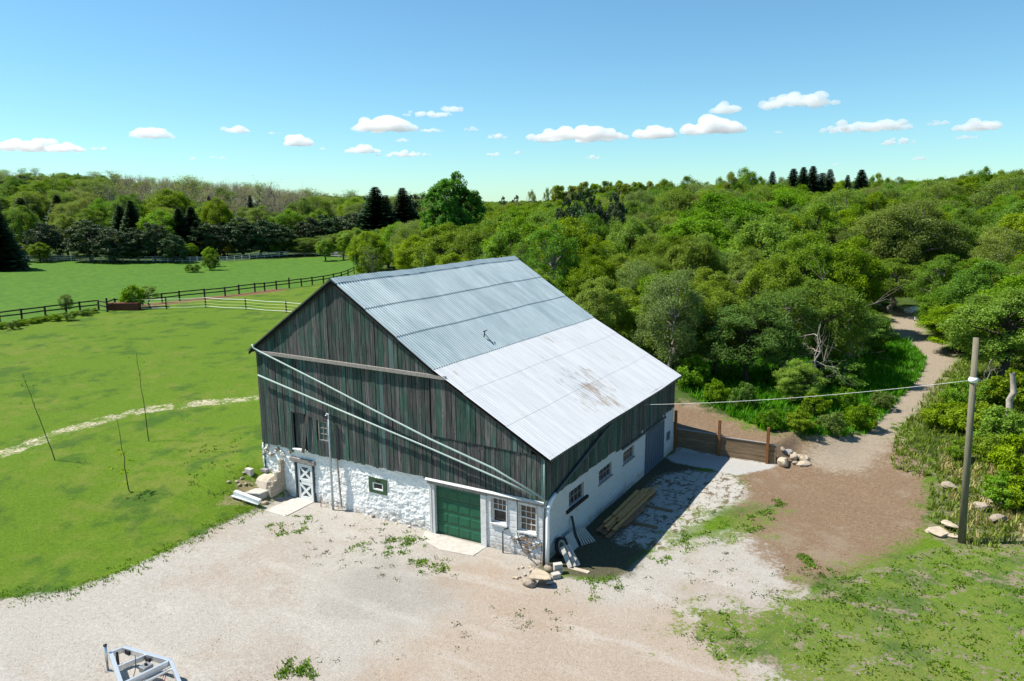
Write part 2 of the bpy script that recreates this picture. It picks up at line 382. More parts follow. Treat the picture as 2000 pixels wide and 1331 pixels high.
def gp(pix): return [at(u, v)[:2] for u, v in pix]
TRACK = gp([(1640,900),(1690,850),(1745,800),(1800,740),(1830,700),(1800,668),(1768,645),(1772,622),(1790,605)])
POLY = {
 'gravel': gp([(-60,1176),(60,1163),(150,1150),(250,1112),(380,1050),(450,1015),(520,990)]) + [(-15.3,-1.6),(-15.45,0.6),(0.0,.6),(0.1,-1.)] + gp([(1100,1130),(1190,1135),(1260,1085),(1330,1055),(1430,1030),(1500,1020),(1560,1090),(1590,1170),(1560,1230),(1610,1300),(1640,1345),(1640,1500),(300,1600),(-300,1500)]),
 'dirt': [(0.1,16.0),(-6,17.5),(-7,20.5)] + gp([(1360,790),(1420,818),(1490,845),(1560,852),(1640,858),(1720,850),(1800,880),(1822,950),(1812,1040),(1740,1090),(1660,1130),(1560,1150),(1490,1090),(1440,1040),(1400,985),(1440,935),(1380,915)]) ,
 'white': gp([(1210,1060),(1290,1075),(1340,1050),(1400,1010),(1455,975),(1460,950),(1420,925),(1350,920),(1290,930),(1240,985)]),
 'crush': [(0.1,15.2),(0.3,16.95),(6.2,16.95)] + gp([(1505,915),(1440,930),(1380,915),(1320,905)]),
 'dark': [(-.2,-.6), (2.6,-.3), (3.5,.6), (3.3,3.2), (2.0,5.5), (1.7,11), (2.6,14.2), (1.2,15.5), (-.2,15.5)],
 'rgrass': gp([(1640,1130),(1730,1095),(1830,1068),(2100,1060),(2200,1400),(2000,1600),(1700,1500),(1560,1331),(1450,1290),(1350,1240),(1380,1190),(1500,1200)]),
 'tan': gp([(840,1110),(960,1085),(1040,1120),(1200,1190),(1330,1170),(1420,1230),(1500,1331),(1500,1420),(640,1420),(740,1280),(900,1190)]),
 'greyg': gp([(650,1130),(760,1090),(900,1120),(900,1180),(760,1220),(640,1190)]),
 'sgrass': gp([(1320,1040),(1400,990),(1470,985),(1510,1000),(1470,1045),(1390,1050),(1330,1065)]),
 'bank': gp([(1820,890),(1900,860),(2100,850),(2200,1000),(2100,1065),(1850,1068),(1815,1040)]),
 'foot': gp([(430,985),(505,985),(530,975),(505,940),(470,940)]),
}
A = {k: np.clip(sd(p) / 4, -1, 1) for k, p in POLY.items()}
A['track'] = np.clip(sdline(TRACK, 1.6) / 4, -1, 1)
A['path'] = np.clip(sdline(gp([(-60,905),(0,890),(60,868),(120,845),(200,820),(290,800),(400,787),(505,778)]), .55) / 4, -1, 1)
SOIL = gp([(228,600),(300,596),(400,584),(500,573),(545,566)])
A['soil'] = np.clip(sdline(SOIL, 1.6) / 4, -1, 1)
fl = gp([(-200,650),(0,634),(89,624),(226,606),(330,597),(440,582),(565,566),(692,536)])
far_edge = np.array([xy(-600,165), xy(-300,165), xy(50,168), xy(400,172), xy(650,187), xy(720,170)])
field = np.array(fl + list(far_edge[::-1]))
A['field'] = np.clip(sd(field) / 4, -1, 1)
lawn = np.array(list(gp([(-600,700)])) + fl + [xy(760,60), (-17,17), (-16,-2), (-18,-14), (-60,-40), (-150,-20)])
wood = np.maximum(-np.maximum(sd(field), sd(lawn)), 0)
wv = np.where((PY > 21) | (np.hypot(PX - CAM[0], PY - CAM[1]) > 120), wood - 1.0, -4)
wv = np.minimum(wv, -sdline(TRACK, 2.2))
A['wood'] = np.clip(wv / 4, -1, 1)

def mat_ground():
    k = NT('ground_cover', .95, .1); o = k.co()
    n1 = k.noise(o, .11, 5, .6); n2 = k.noise(o, .9, 5, .65); n3 = k.noise(o, 5.5, 5, .7); n4 = k.noise(o, 15., 4, .75); n5 = k.noise(o, 48., 2, .7)
    nn = k.m_('ADD', k.m_('MULTIPLY', n2, .45), k.m_('ADD', k.m_('MULTIPLY', n3, .40), k.m_('MULTIPLY', n4, .15)))
    dn = k.m_('SUBTRACT', nn, .5)
    def mask(name, amp=1.2, w=.06): return k.step(k.m_('ADD', k.attr(name), k.m_('MULTIPLY', dn, amp)), -w, w)
    fine = k.m_('ADD', k.m_('MULTIPLY', n3, .20), k.m_('ADD', k.m_('MULTIPLY', n4, .40), k.m_('MULTIPLY', n5, .40)))
    lawn_ = k.ramp(fine, [(.38, (.034, .072, .006)), (.5, (.082, .148, .009)), (.62, (.150, .225, .020))])
    pat = k.step(k.m_('ADD', k.m_('MULTIPLY', n1, .5), k.m_('MULTIPLY', n2, .5)), .48, .62)
    lawn_ = k.mix(k.m_('MULTIPLY', pat, .7), lawn_, k.ramp(fine, [(.38, (.080, .112, .014)), (.62, (.19, .205, .045))]))
    dk = k.step(k.noise(k.mp(o, (1, 1, 1), (31, 7, 3)), .33, 5, .65), .50, .64)
    lawn_ = k.mix(k.m_('MULTIPLY', dk, .8), lawn_, k.ramp(fine, [(.38, (.018, .055, .008)), (.62, (.060, .125, .016))]))
    fld = k.ramp(k.m_('ADD', k.m_('MULTIPLY', fine, .45), k.m_('MULTIPLY', n2, .55)), [(.36, (.036, .100, .014)), (.5, (.062, .140, .016)), (.64, (.105, .180, .022))])
    col = k.mix(mask('field', .3, .2), lawn_, fld)
    wd = k.ramp(k.m_('ADD', k.m_('MULTIPLY', n2, .5), k.m_('MULTIPLY', fine, .5)), [(.3, (.030, .030, .014)), (.5, (.045, .075, .016)), (.7, (.07, .12, .02))])
    col = k.mix(mask('wood', .8), col, wd)
    pth = k.ramp(fine, [(.35, (.22, .20, .11)), (.55, (.50, .44, .33)), (.7, (.62, .57, .47))])
    col = k.mix(k.m_('MULTIPLY', k.m_('MULTIPLY', mask('path', .9, .06), k.step(n3, .38, .56)), k.step(n2, .36, .58)), col, pth)
    col = k.mix(k.m_('MULTIPLY', mask('soil', .6), .9), col, k.ramp(fine, [(.3, (.10, .055, .03)), (.7, (.22, .12, .07))]))
    col = k.mix(k.m_('MULTIPLY', mask('foot', .9), .8), col, k.ramp(fine, [(.3, (.15, .11, .06)), (.7, (.36, .28, .18))]))
    gv = k.ramp(fine, [(.34, (.20, .184, .162)), (.5, (.345, .322, .29)), (.66, (.50, .475, .435))])
    tn = k.step(k.m_('ADD', k.m_('MULTIPLY', k.noise(k.mp(o, (1, 1, 1), (5, 9, 0)), .16, 4, .6), .7), k.m_('MULTIPLY', n2, .3)), .47, .62)
    gv = k.mix(k.m_('MULTIPLY', tn, .40), gv, k.ramp(fine, [(.37, (.18, .128, .09)), (.63, (.38, .295, .225))]))
    gv = k.mix(k.m_('MULTIPLY', mask('greyg', 1.6, .3), .55), gv, k.ramp(fine, [(.35, (.15, .142, .13)), (.65, (.335, .32, .295))]))
    gv = k.mix(k.m_('MULTIPLY', mask('tan', 1.8, .35), .62), gv, k.ramp(fine, [(.35, (.21, .148, .102)), (.65, (.42, .325, .245))]))
    wl = k.step(k.noise(k.mp(o, (.35, 1.3, 1), (2, 3, 0), (0, 0, .45)), .5, 5, .6), .52, .68)
    gv = k.mix(k.m_('MULTIPLY', wl, .38), gv, k.ramp(fine, [(.36, (.31, .29, .265)), (.64, (.54, .515, .48))]))
    col = k.mix(mask('gravel', .55, .05), col, gv)
    dt = k.ramp(fine, [(.36, (.075, .048, .029)), (.5, (.175, .118, .074)), (.64, (.33, .25, .175))])
    dl = k.step(k.m_('ADD', k.m_('MULTIPLY', n1, .55), k.m_('MULTIPLY', n2, .45)), .48, .60)
    dt = k.mix(k.m_('MULTIPLY', dl, .6), dt, k.ramp(fine, [(.36, (.13, .098, .068)), (.64, (.35, .285, .215))]))
    col = k.mix(mask('dirt', 2.4, .16), col, dt)
    tk = k.ramp(fine, [(.36, (.15, .118, .085)), (.5, (.265, .218, .165)), (.64, (.40, .345, .275))])
    col = k.mix(mask('track', 1.3, .22), col, tk)
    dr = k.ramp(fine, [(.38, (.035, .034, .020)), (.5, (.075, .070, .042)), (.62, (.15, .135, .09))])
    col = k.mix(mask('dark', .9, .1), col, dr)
    wh = k.step(k.noise(k.mp(o, (1.5, 1, 1)), 1.7, 8, .75, .5), .43, .50)
    col = k.mix(mask('white', .9, .08), col, k.mix(k.m_('MULTIPLY', wh, .9), k.mix(.5, dt, dr), k.ramp(fine, [(.38, (.26, .245, .22)), (.62, (.56, .54, .50))])))
    col = k.mix(mask('crush', .35, .04), col, k.ramp(fine, [(.36, (.27, .265, .255)), (.64, (.45, .44, .42))]))
    rg = k.step(k.m_('ADD', k.m_('MINIMUM', k.attr('rgrass'), .24), k.m_('MULTIPLY', dn, 4.6)), -.14, .16)
    col = k.mix(k.step(k.m_('ADD', k.attr('rgrass'), k.m_('MULTIPLY', dn, .8)), -.05, .08), col, k.mix(.72, gv, dt))      # thin soil between the grass
    col = k.mix(k.m_('MULTIPLY', rg, .93), col, lawn_)
    sg = k.step(k.m_('ADD', k.m_('MINIMUM', k.attr('sgrass'), .15), k.m_('MULTIPLY', dn, 4.2)), -.12, .16)
    col = k.mix(k.m_('MULTIPLY', sg, .8), col, lawn_)
    bk = k.ramp(k.m_('ADD', k.m_('MULTIPLY', n3, .5), k.m_('MULTIPLY', n2, .5)), [(.35, (.055, .095, .02)), (.52, (.13, .13, .06)), (.68, (.28, .24, .17))])
    col = k.mix(mask('bank', .8), col, bk)
    wsp = k.m_('MULTIPLY', k.step(k.voro(o, 3.3, 'F1', 0), .16, .07), k.step(n2, .50, .60))     # little rosettes of weeds in the gravel
    col = k.mix(k.m_('MULTIPLY', wsp, k.m_('MULTIPLY', mask('gravel', .3), .55)), col, (.085, .115, .03))
    bmp = k.bump(k.m_('ADD', k.m_('MULTIPLY', n3, .6), k.m_('ADD', k.m_('MULTIPLY', n4, .7), k.m_('MULTIPLY', n5, .35))), .7, .06)
    return k.fin(col, bmp)
M['ground'] = mat_ground()
nx, ny = len(GX), len(GY)
ii = (np.arange(ny - 1)[:, None] * nx + np.arange(nx - 1)[None, :]).ravel()
QF = np.stack([ii, ii + 1, ii + nx + 1, ii + nx], 1)
fc = {k: a[QF].mean(1) for k, a in A.items()}
cls = np.zeros(len(QF), int)                                        # 0 lawn
cls[fc['field'] > 0] = 1; cls[fc['wood'] > 0] = 2
cls[(fc['gravel'] > 0)] = 3; cls[(fc['dirt'] > 0)] = 4; cls[fc['track'] > 0] = 5; cls[fc['rgrass'] > .05] = 0
PZ = PZ + 0.012 * np.sin(PX * 1.7 + np.sin(PY * 1.3) * 2) * (np.hypot(PX, PY) < 60)
for c, nm in enumerate(['lawn', 'pasture', 'wood_floor', 'gravel_yard', 'dirt_yard', 'dirt_track']):
    f = QF[cls == c]; used, inv = np.unique(f, return_inverse=True)
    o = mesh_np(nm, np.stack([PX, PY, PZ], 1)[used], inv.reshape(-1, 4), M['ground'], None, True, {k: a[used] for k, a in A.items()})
    tag(o, kind='structure')

# ------------------------------------------------------------------ barn
L, DEP, XR = 16.95, 16.75, -11.24
def roofz(x):
    x = np.asarray(x, float)
    return np.where(x < XR, 11.575 - .647 * (XR - x), np.where(x < -5.5, 11.575 - .647 * (x - XR), 11.575 - .647 * (-5.5 - XR) - .551 * (x + 5.5)))
barn = empty('barn', (0, 0, 0), 'large green-grey board barn with tin and white roof on a whitewashed stone base', 'barn')
def rz1(x): return float(roofz(x))
SY = -.05                                    # front plane of the siding
def board_front(x0, x1, z0a, z0b, top, y):
    jit = random.uniform(-.012, .012); g = random.uniform(.007, .017)
    a, b = x0 + g, x1 - g
    ta, tb = (rz1(a) - .10, rz1(b) - .10) if top is None else (top, top)
    if min(ta - z0a, tb - z0b) < .05: return
    y0 = y + jit
    MB().hexa([(a, y0, z0a), (b, y0, z0b), (b, y0 + .03, z0b), (a, y0 + .03, z0a), (a, y0, ta), (b, y0, tb), (b, y0 + .03, tb), (a, y0 + .03, ta)]).build('siding_board', M['siding'], barn)
def run_boards(xs, xe, wmin, wmax):
    x = xs; out = []
    while x < xe - .08:
        w = random.uniform(wmin, wmax); out.append((x, min(xe, x + w))); x += w
    return out
for x0, x1 in run_boards(-L, -.02, .19, .29):        # lower course
    m = (x0 + x1) / 2
    zb = 2.68 + random.uniform(-.05, .03) + (.06 if m < -15.7 else 0)
    if -14.62 < m < -13.72:                           # above and below the loft door
        board_front(x0, x1, 4.70, 4.70, 7.60, SY); continue
    if -12.83 < m < -12.15:
        board_front(x0, x1, zb, zb, 3.44, SY); board_front(x0, x1, 4.50, 4.50, 7.6, SY); continue
    if m < -5.75: board_front(x0, x1, zb, zb, min(7.62, rz1(m) - .1), SY)
    else: board_front(x0, x1, zb, zb, 4.86 if m < -1.2 else min(4.7, rz1(m) - .12), SY)
for x0, x1 in run_boards(-L, -4.95, .2, .31):         # gable course, a little proud
    board_front(x0, x1, 7.56, 7.56, None, SY - .03)
for x0, x1 in run_boards(-5.73, -.62, .2, .30):       # lean-to course
    zb = 4.76 - .06 * (x0 + 5.7) / 5
    if rz1(x1) - .1 - zb > .1:
        if x0 < -4.95: MB().box((x0 + .006, SY - .04, zb), (x1 - .006, SY - .01, min(7.55, rz1(x1) - .1))).build('siding_board', M['siding'], barn)
        else: board_front(x0, x1, zb, zb, None, SY - .04)
y = -.02
while y < DEP - .05:                                   # right wall boards
    w = random.uniform(.19, .29); y1 = min(DEP, y + w); m = (y + y1) / 2
    zb = 2.75 + random.uniform(-.04, .03) - (.12 if 7.5 < m < 15.2 else 0)
    j = random.uniform(-.01, .01)
    MB().box((.02 + j, y + .006, zb), (.05 + j, y1 - .006, 4.52)).build('siding_board', M['siding'], barn)
    y = y1
w = MB()
w.box((-L - .01, .03, 1.0), (-L + .03, DEP, 7.85)); w.box((-L, DEP - .04, 1.0), (0, DEP, 4.4)); w.prism([(-L, 4.4), (-5.5, 4.4), (0, 4.4), (-.0, 4.8), (-5.5, 7.8), (XR, 11.4), (-L, 7.7)][:1] + [(0, 4.4), (-5.5, 7.7), (XR, 11.4), (-L, 7.7)], 1, DEP - .04, DEP)
w.build('rear_wall', M['siding'], barn)
MB().box((-L + .05, .33, 1.2), (-.35, DEP - .1, 2.66)).build('inner_core', M['dark_wood'], barn)
# dark backing behind the board gaps
bk = MB(); bk.prism([(-L + .04, 2.8), (-14.75, 2.8), (-14.75, 4.72), (-13.65, 4.72), (-13.65, 2.8), (-12.9, 2.8), (-12.9, 4.52), (-12.1, 4.52), (-12.1, 2.8), (-.05, 2.8), (-.05, 4.7), (-5.5, 7.7), (XR, 11.35), (-L + .04, 7.65)], 1, .02, .05)
bk.box((-.06, .06, 2.8), (-.02, DEP - .05, 4.5)); bk.build('sheathing', M['dark_wood'], barn)

# --- relief walls
def vor_relief(U, Z, du, dz, seed, depth, amp):
    rg = np.random.default_rng(seed); u0, u1, z0, z1 = U.min() - 1, U.max() + 1, Z.min() - 1, Z.max() + 1
    pts = []
    r = 0; z = z0
    while z < z1:
        x = u0 + rg.uniform(0, du)
        while x < u1: pts.append((x + rg.uniform(-.3, .3) * du, z + rg.uniform(-.35, .35) * dz)); x += du * rg.uniform(.6, 1.5)
        z += dz
    pts = np.array(pts); off = rg.uniform(-1, 1, len(pts)) * amp
    out = np.zeros(U.size); UU = U.ravel(); ZZ = Z.ravel()
    for s in range(0, U.size, 4000):
        d = np.hypot((UU[s:s + 4000, None] - pts[None, :, 0]) / du, (ZZ[s:s + 4000, None] - pts[None, :, 1]) / dz)
        i = np.argpartition(d, 1, axis=1)[:, :2]; dd = np.take_along_axis(d, i, 1); dd.sort(1)
        i1 = d.argmin(1)
        out[s:s + 4000] = off[i1] + depth * np.clip((dd[:, 1] - dd[:, 0]) / .28, 0, 1) ** .6
    return out.reshape(U.shape)
def relief_wall(name, axis_, base, out, us, zs, holes, rel, mat, thick=.3, ztop=None):
    us = np.unique(np.round(np.concatenate([us] + [np.array([h[0], h[1]]) for h in holes]), 4)); zs = np.unique(np.round(np.concatenate([zs] + [np.array([h[2], h[3]]) for h in holes]), 4))
    U, Z = np.meshgrid(us, zs); R = rel(U, Z)
    if ztop is not None: Z = np.minimum(Z, ztop(U))
    V = np.zeros((U.size, 3)); V[:, 1 - axis_] = U.ravel(); V[:, axis_] = base + out * R.ravel(); V[:, 2] = Z.ravel()
    n = len(us); i = (np.arange(len(zs) - 1)[:, None] * n + np.arange(n - 1)[None, :]).ravel()
    F = np.stack([i, i + 1, i + n + 1, i + n], 1)
    uc = (us[:-1] + us[1:]) / 2; zc = (zs[:-1] + zs[1:]) / 2; UC, ZC = np.meshgrid(uc, zc); keep = np.ones(UC.shape, bool)
    for h in holes: keep &= ~((UC > h[0]) & (UC < h[1]) & (ZC > h[2]) & (ZC < h[3]))
    F = F[keep.ravel()]
    if (axis_ == 1) != (out < 0): F = F[:, ::-1]
    o = mesh_np(name, V, F, mat, barn, True)
    rv = MB(); s = -out
    for a, b, c, d in holes:
        for (p, q) in (((a, c), (a, d)), ((b, c), (b, d)), ((a, d), (b, d)), ((a, c), (b, c))):
            qd = []
            for (uu, zz), off in ((p, .0), (q, .0), (q, thick), (p, thick)):
                v = [0, 0, zz]; v[1 - axis_] = uu; v[axis_] = base + s * off; qd.append(v)
            rv.add(qd, [(0, 1, 2, 3)])
    if ztop is not None or True:
        t = [];
        for uu in (us[0], us[-1]):
            for off in (0, thick):
                v = [0, 0, float(ztop(np.array([uu]))[0]) if ztop is not None else zs[-1]]; v[1 - axis_] = uu; v[axis_] = base + s * off; t.append(v)
        rv.add([t[0], t[2], t[3], t[1]], [(0, 1, 2, 3)])
    if rv.v: rv.build('wall_reveal', mat, o)
    return o
DOOR = (-14.62, -13.44, -.02, 1.98); HOP = (-9.72, -8.62, 1.30, 2.08)
def rel_stone(U, Z): return vor_relief(U, Z, .27, .16, 5, .014, .017) + .5 * vor_relief(U, Z, .11, .085, 6, .016, .014) + .02 * np.sin(U * 1.1) + .015 * np.sin(Z * 3 + U) + np.random.default_rng(4).normal(size=U.shape) * .004
WY = .10
relief_wall('stone_wall', 1, WY, -1, np.arange(-17.12, -6.0 + .01, .036), np.arange(-.25, 2.76, .036), [DOOR, HOP], rel_stone, M['stone'], .35,
            lambda u: 2.72 - .10 * ss(-16.1, -16.9, u) + 0 * u)
# side return of the stone wall at the left corner
sr = MB(); sr.box((-17.12, .13, -.2), (-16.95, 8, 2.6)); sr.build('stone_return', M['stone'], barn)
W1 = (-2.70, -1.94, 1.24, 2.40); W2 = (-1.30, -.48, 1.16, 2.36)
def rel_right(U, Z):
    r = .006 * np.sin(U * 2.3 + Z) + .004 * np.sin(Z * 9 + U * 5)
    patch = np.exp(-(((U + .95) / .85) ** 2 + ((Z - .62) / .42) ** 2) ** 2)
    jo = np.minimum(np.abs((Z / .30) % 1 - .5) * 2, 1); r -= .012 * (jo > .88)
    return r - patch * .05 + patch * vor_relief(U, Z, .19, .085, 9, .05, .02)
relief_wall('plaster_wall', 1, .02, -1, np.arange(-2.95, .021, .035), np.arange(-.25, 2.56, .035), [W1, W2], rel_right, M['block'], .25)
RW = [(2.15, 3.72, 1.60, 2.36), (5.45, 7.05, 1.62, 2.30), (8.55, 10.1, 1.66, 2.30), (15.45, 16.1, .95, 1.5)]
RD = (11.85, 14.85, -.02, 2.36)
def rel_side(U, Z):
    row = np.floor(Z / .2); fu = ((U / .42 + .5 * (row % 2)) % 1); fz = (Z / .2) % 1
    j = np.minimum(np.minimum(fu, 1 - fu) * .42, np.minimum(fz, 1 - fz) * .2)
    hsh = np.sin(np.floor(U / .42 + .5 * (row % 2)) * 12.99 + row * 78.2) * 43758.5; hsh = hsh - np.floor(hsh)
    return .022 * np.clip(j / .025, 0, 1) + .014 * hsh + .012 * np.sin(U * 1.9 + Z * 2)
relief_wall('block_side_wall', 0, 0.0, 1, np.arange(-.03, DEP + .05, .05), np.arange(-.25, 2.80, .04), RW + [RD], rel_side, M['block_shade_tone'], .25)
# corner quoin strip closing front/right
MB().box((-.12, -.005, -.2), (.0, .12, 2.74)).build('corner_post', M['block'], barn)
# bricks showing where plaster has fallen
for _ in range(46):
    u, z = random.gauss(-.95, .42), random.gauss(.62, .20)
    if not (-1.75 < u < -.15 and .15 < z < 1.05): continue
    z = round(z / .085) * .085
    MB().box((u, -.025 - random.uniform(0, .02), z), (u + random.uniform(.12, .2), .03, z + .068)).build('brick', random.choice([M['old_brick'], M['old_brick'], M['rock'], M['block']]), barn, bevel=.006)
def rockmesh(name, c, dims, mat, parent=None, seed=0, sub=2, flat=0, rot=None):
    rg = np.random.default_rng(seed); bm = bmesh.new(); bmesh.ops.create_icosphere(bm, subdivisions=sub, radius=1.0)
    co = np.array([v.co[:] for v in bm.verts])
    for _ in range(7):
        d = rg.normal(size=3); d /= np.linalg.norm(d); h = rg.uniform(.55, .85); t = co @ d
        co -= np.outer(np.clip(t - h, 0, None) * .92, d)
    co += rg.normal(size=co.shape) * .025
    if flat: co[:, 2] = np.clip(co[:, 2], -.5, flat)
    co = co * np.array(dims)
    rz = rg.uniform(0, 6.28) if rot is None else rot
    R = np.array(Matrix.Rotation(rz, 3, 'Z')) @ np.array(Matrix.Rotation(rg.uniform(-.25, .25), 3, 'X'))
    co = co @ R.T
    for v, p in zip(bm.verts, co): v.co = p
    me = bpy.data.meshes.new(name); bm.to_mesh(me); bm.free(); me.materials.append(mat)
    o = bpy.data.objects.new(name, me); COL.objects.link(o); o.location = c; o.parent = parent
    return o
for i in range(16):                                     # loose stones of the crumbling left corner
    u = -16.95 + random.uniform(0, 2.3); z = 2.62 - random.uniform(0, .55) * (1 if u < -15.4 else .4)
    rockmesh('stone', (u, .03 + random.uniform(-.03, .03), z), (random.uniform(.10, .22), .10, random.uniform(.06, .13)), random.choice([M['stone'], M['stone'], M['rock_pale'], M['rock_grey']]), barn, 100 + i)
for i in range(26):                                     # foundation stones along the foot
    u = -12.6 + i * .255 + random.uniform(-.08, .08)
    if u < -6.3 and i % 3 == 0: rockmesh('stone', (u, -.02 + random.uniform(-.03, .05), random.uniform(-.02, .10)), (random.uniform(.08, .15), .08, random.uniform(.04, .07)), random.choice([M['stone'], M['rock_pale'], M['rock_pale'], M['rock']]), barn, 200 + i)

# --- openings
def window(hole, axis_, base, out, cols, rows, frame_mat, pane_mat, depth=.12, bar=.025, fr=.06, skip=(), mid=None):
    a, b, c, d = hole
    def P(u, n, z): return (u, base - out * n, z) if axis_ == 1 else (base - out * n, u, z)
    def bx(mb, u0, u1, n0, n1, z0, z1):
        p, q = P(u0, n0, z0), P(u1, n1, z1); lo = tuple(min(x, y) for x, y in zip(p, q)); hi = tuple(max(x, y) for x, y in zip(p, q)); mb.box(lo, hi)
    f = MB()
    bx(f, a, a + fr, depth - .05, depth + .04, c, d); bx(f, b - fr, b, depth - .05, depth + .04, c, d)
    bx(f, a + fr, b - fr, depth - .05, depth + .04, c, c + fr); bx(f, a + fr, b - fr, depth - .05, depth + .04, d - fr, d)
    w = f.build('window', frame_mat, barn)
    ia, ib, ic, id_ = a + fr, b - fr, c + fr, d - fr
    for i in range(1, cols):
        u = ia + (ib - ia) * i / cols; mb = MB(); bx(mb, u - bar / 2, u + bar / 2, depth - .02, depth + .02, ic, id_); mb.build('muntin', frame_mat, w)
    for j in range(1, rows):
        z = ic + (id_ - ic) * j / rows; t = bar * (2.2 if mid == j else 1); mb = MB(); bx(mb, ia, ib, depth - .025 - (.01 if mid == j else 0), depth + .021, z - t / 2, z + t / 2); mb.build('muntin', frame_mat, w)
    for i in range(cols):
        for j in range(rows):
            if (i, j) in skip: continue
            mb = MB(); bx(mb, ia + (ib - ia) * i / cols, ia + (ib - ia) * (i + 1) / cols, depth + .006 + random.uniform(0, .006), depth + .015, ic + (id_ - ic) * j / rows, ic + (id_ - ic) * (j + 1) / rows)
            mb.build('pane', pane_mat, w)
    return w
wA = window(W1, 1, .02, -1, 3, 4, M['pale_wood'], M['glass_brown'], .14, .022, .05, skip=[(i, j) for i in range(3) for j in range(2)], mid=2)
for c in [c for c in wA.children if c.name.startswith('muntin')][:2]:
    for v in c.data.vertices:
        if v.co.z < 1.8: v.co.z = 1.83
for c in [c for c in wA.children if c.name.startswith('muntin')][2:3]: bpy.data.objects.remove(c)
MB().box((-2.65, .20, 1.29), (-1.99, .22, 1.83)).build('pane', M['glass_dark'], wA)
wB = window(W2, 1, .02, -1, 3, 4, M['pale_wood'], M['glass_brown'], .12, .022, .05, mid=2)
for hole, wn in ((W1, wA), (W2, wB)):
    MB().box((hole[0] - .06, -.07, hole[2] - .07), (hole[1] + .06, .10, hole[2] - .003)).build('sill', M['pale_wood'], wn)
    tr = MB(); tr.box((hole[0] - .10, -.03, hole[2]), (hole[0] - .003, .016, hole[3] + .08)); tr.box((hole[1] + .003, -.02, hole[2]), (hole[1] + .05, .016, hole[3] + .08)); tr.box((hole[0] - .098, -.045, hole[3] + .003), (hole[1] + .048, .014, hole[3] + .10)); tr.build('frame', M['pale_wood'], wn)
# hopper window in the stone wall
hw = window((-9.50, -8.84, 1.46, 1.84), 1, WY - .06, -1, 1, 1, M['white_paint'], M['glass_dark'], .06, fr=.06)
s_ = MB(); s_.box((-9.72, .03, 1.845), (-8.62, .09, 2.08)); s_.box((-9.72, .03, 1.30), (-9.505, .09, 1.842)); s_.box((-8.835, .03, 1.30), (-8.62, .09, 1.842)); s_.box((-9.502, .035, 1.30), (-8.838, .09, 1.455)); s_.build('surround', M['green_wood'], hw)
MB().box((-9.28, .02, 1.90), (-8.99, .028, 1.99)).build('vent_slot', M['black'], hw)
# loft opening with its leaning door board, small loft window
ld = MB(); ld.box((-14.66, SY - .01, 2.78), (-14.58, .06, 4.72)); ld.box((-13.76, SY - .01, 2.78), (-13.70, .06, 4.72)); ld.box((-14.60, SY - .005, 4.64), (-13.74, .06, 4.715))
lo_ = ld.build('loft_door', M['dark_wood'], barn)
for i in range(4): MB().box((-14.56 + i * .205, .10 - i * .012, 2.80), (-14.56 + i * .205 + .195, .13 - i * .012, 4.62)).build('door_board', M['siding'], lo_)
MB().box((-14.6, -.16, 2.72), (-13.72, .05, 2.78)).build('sill', M['pale_wood'], lo_)
MB().bar((-13.42, SY - .06, 4.78), (-13.86, SY - .10, 2.66), .20, .03, (0, 1, 0)).build('loose_board', M['siding'], lo_)
lw = window((-12.80, -12.16, 3.46, 4.48), 1, SY, -1, 2, 3, M['grey_wood'], M['glass_teal'], .06, .03, .055)
# dutch door
dd = MB(); dd.box((-14.60, .10, .02), (-13.46, .14, 1.96)); dd = dd.build('dutch_door', M['dutch_grey'], barn)
for z0, z1 in ((.04, .98), (1.0, 1.94)):
    f = MB(); f.box((-14.56, .06, z0), (-14.40, .098, z1)); f.box((-13.66, .06, z0), (-13.50, .098, z1)); f.box((-14.398, .06, z0), (-13.662, .098, z0 + .15)); f.box((-14.398, .06, z1 - .15), (-13.662, .098, z1))
    f.build('stile_frame', M['white_paint'], dd)
    MB().bar((-14.40, .082, z0 + .15), (-13.66, .082, z1 - .15), .03, .12, (0, 0, 1)).build('brace', M['white_paint'], dd)
    MB().bar((-14.40, .074, z1 - .15), (-13.66, .074, z0 + .15), .03, .12, (0, 0, 1)).build('brace', M['white_paint'], dd)
for xa in (-14.70, -13.46): MB().box((xa, .0, -.02), (xa + .09, .12, 2.0)).build('door_jamb', M['dark_pipe'], barn)
MB().box((-14.42, .04, .93), (-14.36, .062, 1.05)).build('handle', M['black'], dd)
MB().box((-14.98, -.04, 2.0), (-13.25, .12, 2.24)).build('lintel', M['grey_wood'], barn, bevel=.02)
# garage bay
gd = MB().box((-5.75, .14, .02), (-3.24, .18, 2.38)).build('garage_door', M['green_door'], barn)
for j in range(4):
    for i in range(4):
        x0 = -5.68 + i * .615; z0 = .09 + j * .575
        MB().hexa([(x0, .14, z0), (x0 + .53, .14, z0), (x0 + .53, .14, z0 + .40), (x0, .14, z0 + .40), (x0 + .035, .122, z0 + .035), (x0 + .495, .122, z0 + .035), (x0 + .495, .122, z0 + .365), (x0 + .035, .122, z0 + .365)]).build('door_panel', M['green_door'], gd)
    if j: MB().box((-5.74, .134, .025 + j * .575), (-3.25, .1395, .034 + j * .575)).build('panel_joint', M['black'], gd)
jm = MB(); jm.box((-6.04, -.04, -.03), (-5.92, .12, 2.42)); jm.box((-5.918, -.02, -.03), (-5.755, .24, 2.42)); jm.build('door_jamb', M['pale_wood'], barn)
MB().box((-3.235, -.04, -.03), (-2.955, .24, 2.42)).build('door_jamb', M['pale_wood'], barn)
MB().box((-6.12, -.06, 2.425), (-2.90, .14, 2.58)).build('lintel', M['grey_wood'], barn)
MB().box((-6.10, .14, 2.38), (-2.90, .3, 2.7)).build('lintel', M['dark_wood'], barn)
